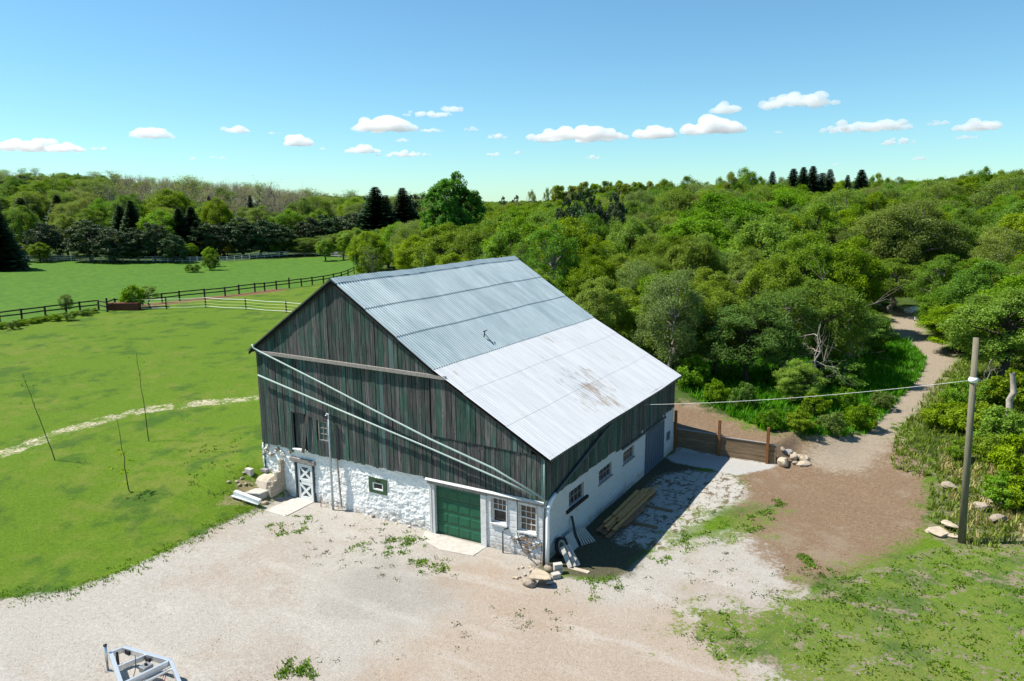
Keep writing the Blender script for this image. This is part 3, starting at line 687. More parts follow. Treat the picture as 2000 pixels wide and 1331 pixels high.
MB().hexa([(-6.2, -.13, 2.60), (-.05, -.13, 2.60), (-.05, -.06, 2.60), (-6.2, -.06, 2.60), (-6.2, -.13, 2.615), (-.05, -.13, 2.615), (-.05, -.06, 2.70), (-6.2, -.06, 2.70)]).build('drip_ledge', M['pale_wood'], barn)
MB().box((-2.9, -.05, 2.46), (-.06, .02, 2.59)).build('lintel', M['grey_wood'], barn)
# right side windows, steel door, small hatch
for hole, mt in ((RW[0], 'glass_dark'), (RW[1], 'glass_dark'), (RW[2], 'glass_brown')):
    w_ = window(hole, 0, 0.012, 1, 4, 2, M['grey_wood'], M[mt], .12, .03, .06)
    if hole is RW[0]: MB().box((.0, 1.86, 1.47), (.11, 4.10, 1.60)).build('sill', M['dark_wood'], w_)
    else: MB().box((.0, hole[0] - .1, hole[2] - .07), (.07, hole[1] + .1, hole[2] - .002)).build('sill', M['grey_wood'], w_)
MB().box((-.06, 15.5, 1.0), (-.02, 16.05, 1.45)).build('hatch', M['dutch_grey'], barn)
sd_ = MB().box((.03, 11.80, .03), (.06, 14.95, 2.42)).build('steel_door', M['blue_steel'], barn)
for i in range(10): MB().box((.061, 11.86 + i * .315, .04), (.085, 11.86 + i * .315 + .10, 2.41)).build('rib', M['blue_steel'], sd_)
rl = MB(); rl.box((.05, 8.3, 2.52), (.13, 15.05, 2.62)); rl.build('door_track', M['dark_pipe'], barn)

# --- roof
def sheet(xa, xb, yo0, yo1, lift, mat, amp, per=.15, nx_=5, left=False):
    ys = np.arange(yo0, yo1, per / 6); xs = np.linspace(xa, xb, nx_); Y, X = np.meshgrid(ys, xs)
    Z = roofz(X) + lift * (1 - .0 * X) + amp * np.sin(2 * math.pi * Y / per) + .022 * np.sin(Y * .55 + 1.1) * np.cos(X * .27 + 3.0) + .010 * np.sin(Y * 1.3 + X * .2)
    Z += np.linspace(0, .02, nx_)[:, None]
    n = len(ys); i = (np.arange(nx_ - 1)[:, None] * n + np.arange(n - 1)[None, :]).ravel(); F = np.stack([i, i + 1, i + n + 1, i + n], 1)
    return mesh_np('roof_sheet', np.stack([X.ravel(), Y.ravel(), Z.ravel()], 1), F, mat, roof, True)
roof = MB()
def slab_(x0, x1, t=.05, dz=-.06):
    roof.hexa([(x0, -.20, rz1(x0) - t + dz), (x1, -.20, rz1(x1) - t + dz), (x1, DEP + .2, rz1(x1) - t + dz), (x0, DEP + .2, rz1(x0) - t + dz), (x0, -.20, rz1(x0) + dz), (x1, -.20, rz1(x1) + dz), (x1, DEP + .2, rz1(x1) + dz), (x0, DEP + .2, rz1(x0) + dz)])
slab_(-17.28, XR - .001); slab_(XR + .001, -5.51); slab_(-5.49, .25)
roof = roof.build('roof', M['dark_wood'], barn)
Y0, Y1 = -.26, DEP + .26
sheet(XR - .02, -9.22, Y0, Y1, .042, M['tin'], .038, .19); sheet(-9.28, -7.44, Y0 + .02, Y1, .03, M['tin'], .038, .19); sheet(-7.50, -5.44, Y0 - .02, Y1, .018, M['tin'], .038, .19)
sheet(-5.56, -3.86, Y0 + .03, Y1, .016, M['white_roof'], .010, .19); sheet(-3.88, -1.72, Y0, Y1 - .03, .030, M['white_roof'], .010, .19); sheet(-1.74, .36, Y0 - .02, Y1, .044, M['white_roof'], .010, .19)
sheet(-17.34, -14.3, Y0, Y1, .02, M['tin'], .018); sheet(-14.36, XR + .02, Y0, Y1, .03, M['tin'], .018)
rc = MB(); yy = np.linspace(Y0 - .02, Y1, 40)
for sgn in (-1, 1):
    vs = []
    for q, yv in enumerate(yy):
        dz = .022 * math.sin(yv * .55 + 1.1) * math.cos(XR * .27 + 3.0) + .010 * math.sin(yv * 1.3 + XR * .2) + .012 * math.sin(yv * 4.1)
        vs += [(XR, yv, 11.575 + .085 + dz), (XR + sgn * .34, yv, 11.575 - .647 * .34 + .080 + dz + .006 * math.sin(yv * 9))]
    rc.add(vs, [(2 * i, 2 * i + 1, 2 * i + 3, 2 * i + 2) for i in range(len(yy) - 1)])
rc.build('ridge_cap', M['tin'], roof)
for yv in (1.5, 7.0, 13.2): MB().tube([(XR, yv, 11.6), (XR, yv, 12.55)], [.012, .006], 5).build('lightning_rod', M['steel_pipe'], roof)
br = MB(); br.tube([(-6.27, 5.25, 8.36), (-6.2, 5.25, 8.72)], .03, 6); br.tube([(-6.2, 5.1, 8.70), (-6.2, 5.45, 8.72)], .025, 6); br.tube([(-6.2, 5.25, 8.55), (-5.75, 5.3, 8.1)], .018, 5); br.build('roof_bracket', M['dark_pipe'], roof)
for x0, x1 in ((-17.3, XR), (XR, -5.5), (-5.5, .33)):          # verge boards under the roof edge, front and back
    for yv in (-.20, DEP + .17):
        MB().hexa([(x0, yv, rz1(x0) - .20), (x1, yv, rz1(x1) - .20), (x1, yv + .025, rz1(x1) - .20), (x0, yv + .025, rz1(x0) - .20), (x0, yv, rz1(x0) - .045), (x1, yv, rz1(x1) - .045), (x1, yv + .025, rz1(x1) - .045), (x0, yv + .025, rz1(x0) - .045)]).build('verge_board', M['dark_wood'], roof)
MB().box((.20, -.16, 4.60), (.24, DEP + .16, 4.74)).build('fascia', M['dark_wood'], roof)
gt = MB(); gy = [(.27, 4.66), (.30, 4.60), (.38, 4.59), (.42, 4.66), (.41, 4.71), (.40, 4.66), (.37, 4.615), (.31, 4.62), (.285, 4.665)]
gt.prism(gy, 1, -.2, DEP + .2); gt.build('gutter', M['dark_pipe'], roof)
# long weathered rail across the gable, pipes
MB().hexa([(-16.5, SY - .16, 7.56), (-4.85, SY - .16, 7.44), (-4.85, SY - .031, 7.44), (-16.5, SY - .031, 7.56), (-16.5, SY - .15, 7.72), (-4.85, SY - .15, 7.60), (-4.85, SY - .031, 7.60), (-16.5, SY - .031, 7.72)]).build('gable_rail', M['grey_wood'], barn)
PYY = SY - .20
MB().tube([ony(u, v, PYY) for u, v in ((492, 673), (495, 680), (505, 686), (645, 757), (725, 799), (842, 859), (963, 915), (1064, 976))], .048, 8).build('drain_pipe', M['pipe'], barn, True)
MB().tube([ony(u, v, PYY) for u, v in ((504, 733), (735, 832), (830, 872), (974, 935), (1042, 967))], .046, 8).build('drain_pipe', M['pipe'], barn, True)
MB().tube([(.40, 6.1, 4.60), (.16, 5.7, 4.2), (.13, .95, 2.95), (.13, .55, 2.84)], .065, 8).build('downspout', M['dark_pipe'], barn, True)
MB().tube([(.13, .62, 2.86), (.14, .25, 2.74), (.15, -.05, 2.45), (.16, -.16, 2.05), (.20, -.22, 1.2), (.22, -.30, -.05)], .085, 10).build('downspout', M['band'], barn, True)
MB().tube([(.02, -.20, 2.5), (.03, -.22, 1.2), (.05, -.30, -.05)], .06, 8).build('drain_pipe', M['dark_pipe'], barn, True)
MB().tube([(-.03, -.06, 2.72), (-.03, -.06, 4.62)], .04, 6).build('corner_pipe', M['pipe'], barn, True)
tp = MB(); tp.tube([(-2.02, -.18, 0), (-2.02, -.18, 1.02), (-1.95, -.10, 1.12), (-1.85, 0, 1.12)], .035, 7); tp.build('vent_pipe', M['dark_pipe'], barn, True)
ho = MB(); ho.tube([(-1.36, -.05, 2.55), (-1.36, -.05, 1.1), (-1.30, -.06, .7), (-1.05, -.10, .3), (-.5, -.25, .06), (-.2, -.45, .03)], .02, 6); ho.build('cable_drop', M['dark_pipe'], barn, True)
MB().tube([(-.12, -.25, 0), (-.11, -.18, .95)], .018, 6).build('ground_stake', M['rust'], barn)

# ------------------------------------------------------------------ things round the barn
ms = empty('service_mast', (-11.90, -.22, 0), 'tall pale conduit mast with insulator bracket standing against the front stone wall', 'mast')
MB().tube([(-.02, 0, 0), (-.01, 0, 2.7), (.02, 0, 4.95)], [.06, .055, .05], 8).build('pole', M['steel_pipe'], ms, True)
b_ = MB(); b_.tube([(.02, 0, 4.75), (.22, -.06, 4.85), (.36, .06, 4.62)], .025, 6); b_.tube([(.02, .0, 4.4), (.30, .05, 4.45)], .02, 6); b_.build('bracket', M['dark_pipe'], ms)
for z in (4.62, 4.45, 4.28): MB().tube([(.30, .02, z), (.40, .02, z - .02)], .035, 8).build('insulator', M['black'], ms)
MB().tube([(.02, 0, 4.95), (-.05, -.05, 5.0), (-.09, -.06, 4.9)], .045, 8).build('weatherhead', M['band'], ms)
mw = MB(); pts = [np.array((-11.9, -.3, 4.8)) + (np.array((-30, -6, 4.2)) - np.array((-11.9, -.3, 4.8))) * t for t in np.linspace(0, 1, 16)]
for i, p in enumerate(pts): p[2] -= 1.2 * 4 * (i / 15) * (1 - i / 15)
mw.tube(pts[:8], .0035, 4); tag(mw.build('overhead_wire', M['fence_dark']), 'thin wire slanting off the conduit mast across the loft doorway', 'wire')
tag(MB().bar((-11.58, -.12, 2.74), (-11.40, -.16, .25), .07, .07).build('wooden_post', M['grey_wood']), 'short grey post leaning on the stone wall beside the conduit mast', 'post')
tag(MB().tube([(-12.72, -.25, 0), (-12.70, -.22, .62)], .02, 6).build('metal_stake', M['rust']), 'short rusty stake near the dutch door', 'stake')
# concrete block side wall by the dutch door
bw = empty('block_wall', (-15.5, 0, 0), 'stepped concrete block wall left of the dutch door', 'wall')
steps = [(.85, -.97), (1.05, -.76), (1.43, -.5), (2.0, -.2)]
nc = 10
for r in range(nc):
    z0 = r * .2; z1 = z0 + .192; front = -.97 if z1 < .86 else -.76 if z1 < 1.07 else -.50 if z1 < 1.45 else -.2
    yv = .14 - (.2 if r % 2 else 0)
    yb = .2
    while yb > front + .02:
        ya = max(front, (yb - .39) if yb < .19 or r % 2 == 0 else yb - .2)
        MB().box((-.19, ya + .003, z0), (.0, yb - .003, z1)).build('block', M['concrete_tan'], bw, bevel=.008)
        yb = ya
    if r in (3, 4, 6, 9): MB().box((-.14, front + .05, z1), (-.05, front + .15, z1 + .004)).build('block_core', M['black'], bw)
tag(MB().prism([(-14.85, -1.98), (-13.35, -2.02), (-13.45, .05), (-14.75, .08)], 2, -.1, .05).build('concrete_pad', M['concrete'], bevel=.015), 'pale concrete pad in front of the dutch door', 'slab')
bo = MB().hexa([(-16.95, -1.0, .3), (-15.75, -1.0, .3), (-15.75, .0, .3), (-16.95, .0, .3), (-16.86, -.72, 1.02), (-15.78, -.80, 1.04), (-15.78, -.02, 1.16), (-16.8, -.05, 1.14)]).build('concrete_lump', M['concrete_tan'], bevel=.13); tag(bo, 'big tan concrete lump behind the stepped block wall', 'boulder')
cb = MB(); cb.box((-17.65, -.75, .95), (-17.2, -.5, 1.35)); cb.box((-17.55, -.76, 1.05), (-17.47, -.75, 1.25)); tag(cb.build('cinder_block', M['concrete'], bevel=.02), 'grey cinder block at the grass edge left of the tan lump', 'block')
tag(MB().box((-16.95, -.30, 1.15), (-16.5, -.05, 1.32)).build('dark_brick', M['rock_grey'], bevel=.02), 'dark grey block lying on top beside the stone wall', 'block')
p, q = onz(145 / 7.83 + 440, 955 / 7.83 + 840, .66), onz(530 / 7.83 + 440, 1100 / 7.83 + 840, .34)
tag(MB().bar(p, q, .22, .22).build('timber_beam', M['white_paint'], bevel=.01), 'white painted timber lying at the lawn edge before the tan lump', 'beam')
p, q = onz(95 / 7.83 + 440, 1008 / 7.83 + 840, .56), onz(510 / 7.83 + 440, 1140 / 7.83 + 840, .22)
tag(MB().bar(p, q, .16, .04).build('plank', M['pale_wood']), 'thin pale plank lying alongside the white timber', 'plank')
tag(rockmesh('stone', (-15.45, -1.42, .10), (.20, .14, .11), M['rock_pale'], None, 41), 'pale stone at the foot of the stepped block wall', 'stone')
tag(MB().prism([(-16.6, -1.75), (-15.72, -1.45), (-15.72, -.8), (-16.6, -.9)], 2, .1, .56).build('gravel_step', M['concrete'], bevel=.03), 'flat grey step between the white timber and the tan lump', 'slab')
for i, (u, v) in enumerate([(473, 935), (468, 948), (476, 925), (462, 942), (447, 943), (480, 947)]):
    pp = at(u, v); tag(rockmesh('small_stone', pp + np.array([0, 0, .04]), (.14, .10, .08), M['rock_pale'], None, 60 + i, 1), 'small pale stone scattered on bare soil by the left barn corner', 'stone', 'small stones by the left barn corner')
MB_sl = MB().prism([(-6.35, -.02), (-6.0, -.75), (-4.6, -1.25), (-3.0, -1.05), (-2.95, -.02)], 2, -.1, .035).build('door_apron', M['concrete'], bevel=.01); tag(MB_sl, 'cracked pale concrete apron before the green garage door', 'slab')
# near corner
fs = rockmesh('flat_stone', (.62, -1.78, .36), (.62, .42, .11), M['rock_pale'], None, 77, 3, .5, rot=-.5); tag(fs, 'flat tan flagstone propped over stones at the near barn corner', 'stone')
for i, (x, y_, z, d, m_, lb) in enumerate([(.30, -2.02, .12, (.42, .30, .2), 'rock', 'rounded grey-tan boulder under the flagstone at the near barn corner'), (.0, -1.15, .10, (.22, .16, .14), 'rock_pale', 'pale stone left of the corner downspout foot'), (.45, -.62, .12, (.22, .2, .16), 'rock', 'brown stone right of the corner downspout foot'), (1.02, -1.62, .14, (.25, .22, .16), 'rock_grey', 'dark stone under the right end of the flagstone')]):
    tag(rockmesh('stone', (x, y_, z), d, M[m_], None, 300 + i, 2), lb, 'stone')
for i in range(12):
    a = random.uniform(0, 6.28); tag(rockmesh('small_stone', (-.35 + .45 * math.cos(a) * random.random(), -1.35 + .6 * math.sin(a), .04), (random.uniform(.06, .12), .07, .06), M['rock_pale'], None, 340 + i, 1), 'small pale rubble piece beside the flagstone at the near corner', 'stone', 'rubble pieces by the near corner flagstone')
ck = empty('cinder_block_stack', (.88, -.62, 0), 'two pale cinder blocks stacked by the near barn corner', 'blocks')
for i, (dx, dz) in enumerate(((0, .02), (.0, .235))):
    m_ = MB(); m_.box((-.18, -.12, dz), (.18, .12, dz + .2)); b = m_.build('block', M['concrete'], ck, bevel=.012); b.rotation_euler = (0, 0, .5 + i * .25)
ck2 = tag(MB().box((-.18, -.12, 0), (.18, .12, .2)).build('cinder_block', M['concrete'], bevel=.012), 'pale cinder block lying in front of the block stack', 'block'); ck2.location = (.98, -1.02, .02); ck2.rotation_euler = (.1, 0, .9)
ty = empty('tyre', (.30, .82, .40), 'old tyre with pale rim leaning on the shaded wall', 'tyre'); ty.rotation_euler = (0, math.radians(72), 0)
def torus(R, r, a0=0, n=28, m=8, sq=1.0):
    vs = []; fs = []
    for i in range(n):
        t = 2 * math.pi * i / n
        for j in range(m):
            p_ = 2 * math.pi * j / m; vs.append(((R + r * math.cos(p_)) * math.cos(t), (R + r * math.cos(p_)) * math.sin(t), r * sq * math.sin(p_)))
    for i in range(n):
        for j in range(m): fs.append((i * m + j, ((i + 1) % n) * m + j, ((i + 1) % n) * m + (j + 1) % m, i * m + (j + 1) % m))
    return MB().add(vs, fs)
torus(.36, .085, sq=1.1).build('tyre_casing', M['rubber'], ty, True); torus(.29, .055, sq=1.6).build('rim_ring', M['concrete'], ty, True)
for i in range(3):
    p = np.array((1.18 + i * .11, -.05 + i * .16, .06)); q = np.array((.62 + i * .06, .28 + i * .14, .72))
    tag(MB().bar(p, q, .20, .06, (0, -1, .3)).build('stone_slab', M['concrete'], bevel=.008), 'narrow pale slab leaning in front of the tyre', 'slab', 'narrow slabs leaning on the tyre')
tag(MB().hexa([(.58, 1.35, .0), (.60, 2.02, .0), (.55, 2.02, .0), (.53, 1.35, .0), (.24, 1.38, .66), (.24, 2.05, .64), (.19, 2.05, .64), (.19, 1.38, .66)]).build('paving_slab', M['concrete'], bevel=.01), 'square grey slab leaning on the wall beside the tyre', 'slab')
tag(MB().bar((.52, 2.06, .0), (.09, 2.32, 1.22), .08, .08).build('dark_post', M['black']), 'dark post leaning on the shaded wall by the slabs', 'post')
for i in range(6):
    y_ = 2.2 + i * .13; tag(MB().bar((.72 + i * .06, y_ - .06, .02), (.24 + i * .03, y_ + .12, .66 - .04 * i), .085, .04, (1, 0, .4)).build('pale_board', M['concrete']), 'short pale board leaning in a row right of the dark post', 'board', 'short boards leaning on the wall')
tag(MB().box((1.15, -.1, .0), (2.0, .12, .05)).build('flat_plate', M['concrete_tan'], bevel=.01), 'flat stone plate lying at the edge of the barn shadow', 'slab')
# lumber
k_ = 0
for lay in range(4):
    n_ = [5, 5, 4, 3][lay]
    for i in range(n_):
        x_ = .72 + i * .215 + lay * .05 + random.uniform(-.05, .05); ya = 3.55 + random.uniform(-.3, 1.3) + lay * .15; yb = 9.5 + random.uniform(-2.4, .6)
        z_ = .09 + lay * .075; dx = random.uniform(-.12, .22)
        up_ = lay >= 2; mt = random.choice([M['lumber_y'], M['lumber_y'], M['lumber_y'], M['lumber_b']]) if up_ else random.choice([M['lumber_b'], M['lumber_b'], M['lumber_y'], M['board_brown']])
        o = MB().bar((x_, ya, z_), (x_ + dx, yb, z_ + random.uniform(-.01, .01)), random.choice([.13, .17, .19]), .055).build('plank', mt)
        tag(o, 'pale yellowish plank on top of the lumber stack by the shaded wall' if up_ else 'brown weathered plank in the bottom of the lumber stack by the shaded wall', 'plank', 'top planks of the lumber stack' if up_ else 'bottom planks of the lumber stack')
for y_, lb in ((5.5, 'nearer timber skid on the ground right of the lumber stack'), (7.7, 'farther timber skid on the ground right of the lumber stack')):
    tag(MB().bar((.6, y_, .045), (3.0, y_ - .05, .045), .16, .12).build('timber_skid', M['board_brown']), lb, 'beam')

# retaining wall
rw = empty('retaining_wall', (0, 17.0, 0), 'brown plank retaining wall with tall posts at the far barn corner', 'wall')
for x_, top in ((.10, 2.5), (2.78, 2.27), (5.58, 2.2)): MB().box((x_ - .08, -.14, -.1), (x_ + .08, .0, top)).build('post', M['new_wood'], rw, bevel=.008)
for x0, x1, top in ((.19, 2.69, 1.32), (2.87, 5.49, 1.22), (5.67, 6.05, 1.18)):
    z = 0.0
    for j in range(6):
        hgt = top / 6; j_ = random.uniform(-.008, .008)
        MB().box((x0 + random.uniform(-.02, .02), -.02 + j_, z + .004), (x1 + random.uniform(-.02, .02), .05 + j_, z + hgt - .004)).build('wall_board', M['board_brown'], rw); z += hgt
    MB().box((x0 - .02, -.05, top), (x1 + .02, .10, top + .035)).build('cap_board', M['grey_wood'], rw)
rp = [(6.45, 17.0, .25, (.52, .36, .30), 'rock_pale', 'largest pale flat-faced boulder at the front of the rock pile'), (7.5, 17.4, .2, (.50, .36, .24), 'rock_pale', 'pale angular boulder at the right end of the rock pile'),
      (6.9, 17.75, .42, (.28, .24, .22), 'rock_pale', 'rounded tan boulder in the middle of the rock pile'), (6.55, 18.0, .55, (.32, .26, .24), 'rock_grey', 'dark boulder at the top left of the rock pile'), (7.3, 17.95, .40, (.26, .24, .2), 'rock', 'brown boulder at the top right of the rock pile')]
for i, (x_, y_, z_, d, m_, lb) in enumerate(rp): tag(rockmesh('rock', (x_, y_, z_), d, M[m_], None, 500 + i), lb, 'rock')
for i in range(12):
    x_ = random.uniform(6.2, 7.9); y_ = random.uniform(17.1, 18.3)
    tag(rockmesh('rock', (x_, y_, h1(x_, y_) + .10), (random.uniform(.14, .26), .17, .15), M[random.choice(['rock', 'rock_pale'])], None, 520 + i, 2), 'small tan rock filling the rock pile at the end of the plank wall', 'rock', 'small rocks of the rock pile')

# utility pole and wire
pb = at(1878, 1060); up = empty('utility_pole', pb, 'tall bare wooden utility pole with a white band on the right', 'pole')
ptop = np.array([15.03 - pb[0], 10.6 - pb[1], 9.2 - pb[2]])
MB().tube([np.array((0, 0, -.1)), ptop * .5, ptop], [.155, .135, .115], 12).build('shaft', M['pole'], up, True)
ins = ptop * .80
bb = MB(); bb.tube([ins + np.array((0, 0, -.1)), ins + np.array((0, 0, .02)), ins + np.array((0, 0, .12))], [.17, .19, .15], 12); bb.build('insulator_band', M['band'], up, True)
a_ = np.array((.08, 10.9, 4.31)); b_ = pb + ins
wr = [a_ + (b_ - a_) * t for t in np.linspace(0, 1, 24)]
for i, p in enumerate(wr): t = i / 23; p[2] -= .22 * 4 * t * (1 - t)
w_ = MB(); w_.tube(wr, .008, 5); tag(w_.build('service_wire', M['cable'], None, True), 'white service wire running from the barn side to the utility pole', 'wire')
for i, (u, v, d, lb) in enumerate([(1832, 1042, (.62, .45, .16), 'large flat limestone slab at the foot of the utility pole'), (1853, 1033, (.45, .34, .13), 'flat limestone slab lying on the slab pile by the utility pole'), (1815, 1040, (.26, .22, .14), 'small angular limestone at the left end of the slab pile'), (1858, 1050, (.36, .2, .10), 'thin limestone slab against the utility pole base')]):
    p = at(u, v); tag(rockmesh('flat_stone', p + np.array((0, 0, d[2] * .6 + (.16 if i == 1 else 0))), d, M['rock_pale'], None, 600 + i, 2, .6), lb, 'stone')
for i, (u, v, s) in enumerate([(1855, 955, .45), (1915, 995, .5), (1942, 985, .35), (1890, 870, .35), (1985, 850, .4), (1975, 835, .3), (1930, 760, .4), (1958, 755, .4), (1950, 1020, .45)]):
    p = at(u, v); tag(rockmesh('boulder', p + np.array((0, 0, s * .35)), (s, s * .7, s * .5), M['rock'], None, 640 + i), 'tan boulder half hidden in the weeds on the bank right of the pole' if u > 1880 else 'tan boulder in the weeds just left of the pole', 'boulder', 'boulders on the right bank' if u > 1880 else None)
for i, (u, v) in enumerate([(1775, 612), (1783, 609), (1798, 628)]):
    p = at(u, v); tag(rockmesh('boulder', p + np.array((0, 0, .25)), (.9, .5, .35), M['band'], None, 660 + i), 'white boulder at the far bend of the track', 'boulder', 'white boulders at the track bend')

# trailer
tr = empty('trailer', (-8.9, -13.5, 0), 'silver aluminium trailer tongue frame at the bottom left', 'trailer')
def tl(p): return np.array(p) - np.array((-8.9, -13.5, 0))
Zt = .60
A0, B0 = np.array((-8.92, -13.64, Zt)), np.array((-8.81, -13.26, Zt))
A1 = A0 + (np.array((-7.22, -14.39, Zt)) - A0) * 1.9; B1 = np.array((-6.78, -12.965, Zt))
for a, b in ((A0, A1), (B0, B1)): MB().bar(tl(a), tl(b), .12, .2).build('side_rail', M['alu'], tr, bevel=.006)
MB().bar(tl(A0 + (B0 - A0) * .12), tl(B0 - (B0 - A0) * .12), .09, .19).build('front_bar', M['alu'], tr, bevel=.006)
MB().bar(tl((-8.0, -14.0, Zt - .01)), tl((-7.79, -13.16, Zt - .01)), .06, .17).build('cross_bar', M['alu'], tr)
MB().bar(tl((-7.02, -14.36, Zt - .01)), tl((-6.83, -13.04, Zt - .01)), .08, .19).build('cross_bar', M['alu'], tr)
MB().bar(tl((-6.85, -14.42, Zt - .13)), tl((-6.66, -13.0, Zt - .13)), .10, .05).build('step_bar', M['alu'], tr)
MB().bar(tl(B1), tl(onz(362, 1362, .52)), .10, .2).build('side_rail', M['alu'], tr, bevel=.006); MB().bar(tl(A1), tl(A1 + np.array((1.0, -.2, 0))), .09, .2).build('side_rail', M['alu'], tr, bevel=.006)
j = MB(); j.tube([tl((-9.02, -13.74, .05)), tl((-9.02, -13.74, .42))], .035, 8); j.build('jack_leg', M['galv'], tr, True)
j = MB(); j.tube([tl((-9.02, -13.74, .40)), tl((-9.02, -13.74, .92))], .05, 8); j.build('jack_tube', M['alu'], tr, True)
MB().tube([tl((-9.02, -13.74, .92)), tl((-9.02, -13.74, .97))], .06, 8).build('jack_cap', M['black'], tr, True)
MB().tube([tl((-9.02, -13.74, .0)), tl((-9.02, -13.74, .05))], .11, 10).build('jack_foot', M['galv'], tr)
MB().tube([tl((-8.86, -13.48, .62)), tl((-8.86, -13.48, .1))], .05, 8).build('coupler', M['black'], tr)
MB().box(tl((-7.50, -13.62, .42)), tl((-7.18, -13.30, .62))).build('winch_box', M['galv'], tr, bevel=.02)
MB().tube([tl((-7.34, -13.46, .62)), tl((-7.34, -13.46, .68))], .05, 8).build('winch_knob', M['black'], tr)
MB().tube([tl((-7.62, -13.75, .25)), tl((-7.55, -13.7, .5)), tl((-7.60, -13.62, .78)), tl((-7.64, -13.6, .95))], .012, 5).build('cable', M['black'], tr)
for i in range(2): MB().tube([tl((-6.75 - i * .1, -13.2 - i * .05, .5)), tl((-6.70 - i * .1, -13.24, .3)), tl((-6.78 - i * .1, -13.3, .08))], .012, 5).build('wire', M['red'], tr)
MB().bar(tl(A1 - np.array((.3, 0, .05))), tl(A1 - np.array((.3, 0, .60))), .10, .10, (1, 0, 0)).build('stand_leg', M['alu'], tr)
MB().box(tl((-8.68, -13.32, .5)), tl((-8.46, -13.24, .66))).build('light_box', M['black'], tr); MB().box(tl((-7.72, -13.24, .5)), tl((-7.54, -13.15, .62))).build('light_box', M['black'], tr)

# ------------------------------------------------------------------ plants
def unit(a): return a / (np.linalg.norm(a, axis=-1, keepdims=True) + 1e-9)
def leaves(rg, cen, rad, per, size, heart, up=.5, out=.6, jit=.8, flat=.75, aspect=.55):
    n = len(cen); C = np.repeat(cen, per, 0); Rr = np.repeat(rad, per)
    q = unit(rg.normal(size=(n * per, 3))) * (rg.uniform(0, 1, (n * per, 1)) ** .45); q[:, 2] *= flat
    P = C + q * Rr[:, None]
    nrm = unit(unit(P - heart) * out + np.array([0, 0, up]) + rg.normal(size=P.shape) * jit)
    t = unit(np.cross(nrm, rg.normal(size=P.shape))); b = np.cross(nrm, t)
    Ls = (size * rg.uniform(.65, 1.35, len(P)))[:, None]; Ws = Ls * aspect
    V = np.stack([P - t * Ls / 2, P + b * Ws / 2 + nrm * Ws * .18, P + t * Ls / 2, P - b * Ws / 2 + nrm * Ws * .18], 1).reshape(-1, 3)
    F = np.arange(len(V)).reshape(-1, 4)
    lv = np.clip(np.repeat(rg.normal(.5, .16, n), per) + rg.normal(0, .17, len(P)), 0, 1)
    return V, F, np.repeat(lv, 4)
def limb(mb, rg, p, q, r0, r1, n=5, wob=.06, sag=0.0, sides=5):
    p = np.array(p, float); q = np.array(q, float); d = np.linalg.norm(q - p); pts = []
    for i in range(n):
        t = i / (n - 1); c = p + (q - p) * t
        if 0 < i < n - 1: c = c + rg.normal(size=3) * wob * d * .5
        c = c + np.array([0, 0, sag * d * math.sin(math.pi * t)]); pts.append(c)
    mb.tube(pts, list(np.linspace(r0, r1, n)), sides, cap=False); return pts
PARK = []
def proto(name, trunk_mb, bark, V, F, lv, leafmat, foliage='crown'):
    root = empty(name); root['_p'] = 1
    if trunk_mb is not None: trunk_mb.build('trunk', bark, root, True)
    mesh_np(foliage, V, F, leafmat, root, False, {'lv': lv}); return root
def broadleaf(name, seed, Ht, R, base, nl, per_l, per_c, size, bark, leafmat, airy=1.0, top=1.0, crad=.17, jit=.8, stems=1):
    rg = np.random.default_rng(seed); mb = MB(); cz = base + (Ht - base) * .5; heart = np.array([0, 0, cz]); Rz = (Ht - base) * .5
    cens = []; lobes = []
    for i in range(nl):
        f = (i + .5) / nl; zz = 1 - 1.86 * f; a = i * 2.39996 + rg.uniform(-.5, .5); rr = math.sqrt(max(0, 1 - zz * zz))
        d = np.array([rr * math.cos(a), rr * math.sin(a), zz * top]); lr = R * .37 * rg.uniform(.72, 1.25)
        c = heart + d * np.array([R, R, Rz]) * rg.uniform(.52, .74); lobes.append((c, lr))
        for _ in range(per_l):
            e = unit(rg.normal(size=3) + d * .8 + np.array([0, 0, .35])); cens.append(c + e * lr * np.array([1, 1, .85]) * rg.uniform(.55, 1.08))
    cens = np.array(cens)
    for k in range(stems):
        ang = 6.28 * k / stems; off = np.array([math.cos(ang), math.sin(ang), 0]) * (.0 if stems == 1 else .25)
        tp = off * 4 * (stems > 1) * .8 + np.array([rg.uniform(-.3, .3), rg.uniform(-.3, .3), base + Rz * 1.15])
        tk = limb(mb, rg, off - np.array([0, 0, .3]), tp, .028 * Ht / math.sqrt(stems), .010 * Ht, 7, .05, sides=7)
    for c, lr in lobes:
        s0 = np.array([0, 0, max(base * .6, min(c[2] - R * .35, base + Rz))]) + rg.normal(size=3) * .1
        pts = limb(mb, rg, s0, c, .010 * Ht, .004 * Ht, 5, .10, sides=5)
        for _ in range(4): limb(mb, rg, pts[rg.integers(2, 5)], c + unit(rg.normal(size=3) + np.array([0, 0, .3])) * lr * .9, .0035 * Ht, .0012 * Ht, 4, .12, sides=3)
    V, F, lv = leaves(rg, cens, R * crad * airy * rg.uniform(.75, 1.3, len(cens)), per_c, size, heart, jit=jit)
    return proto(name, mb, bark, V, F, lv, leafmat)
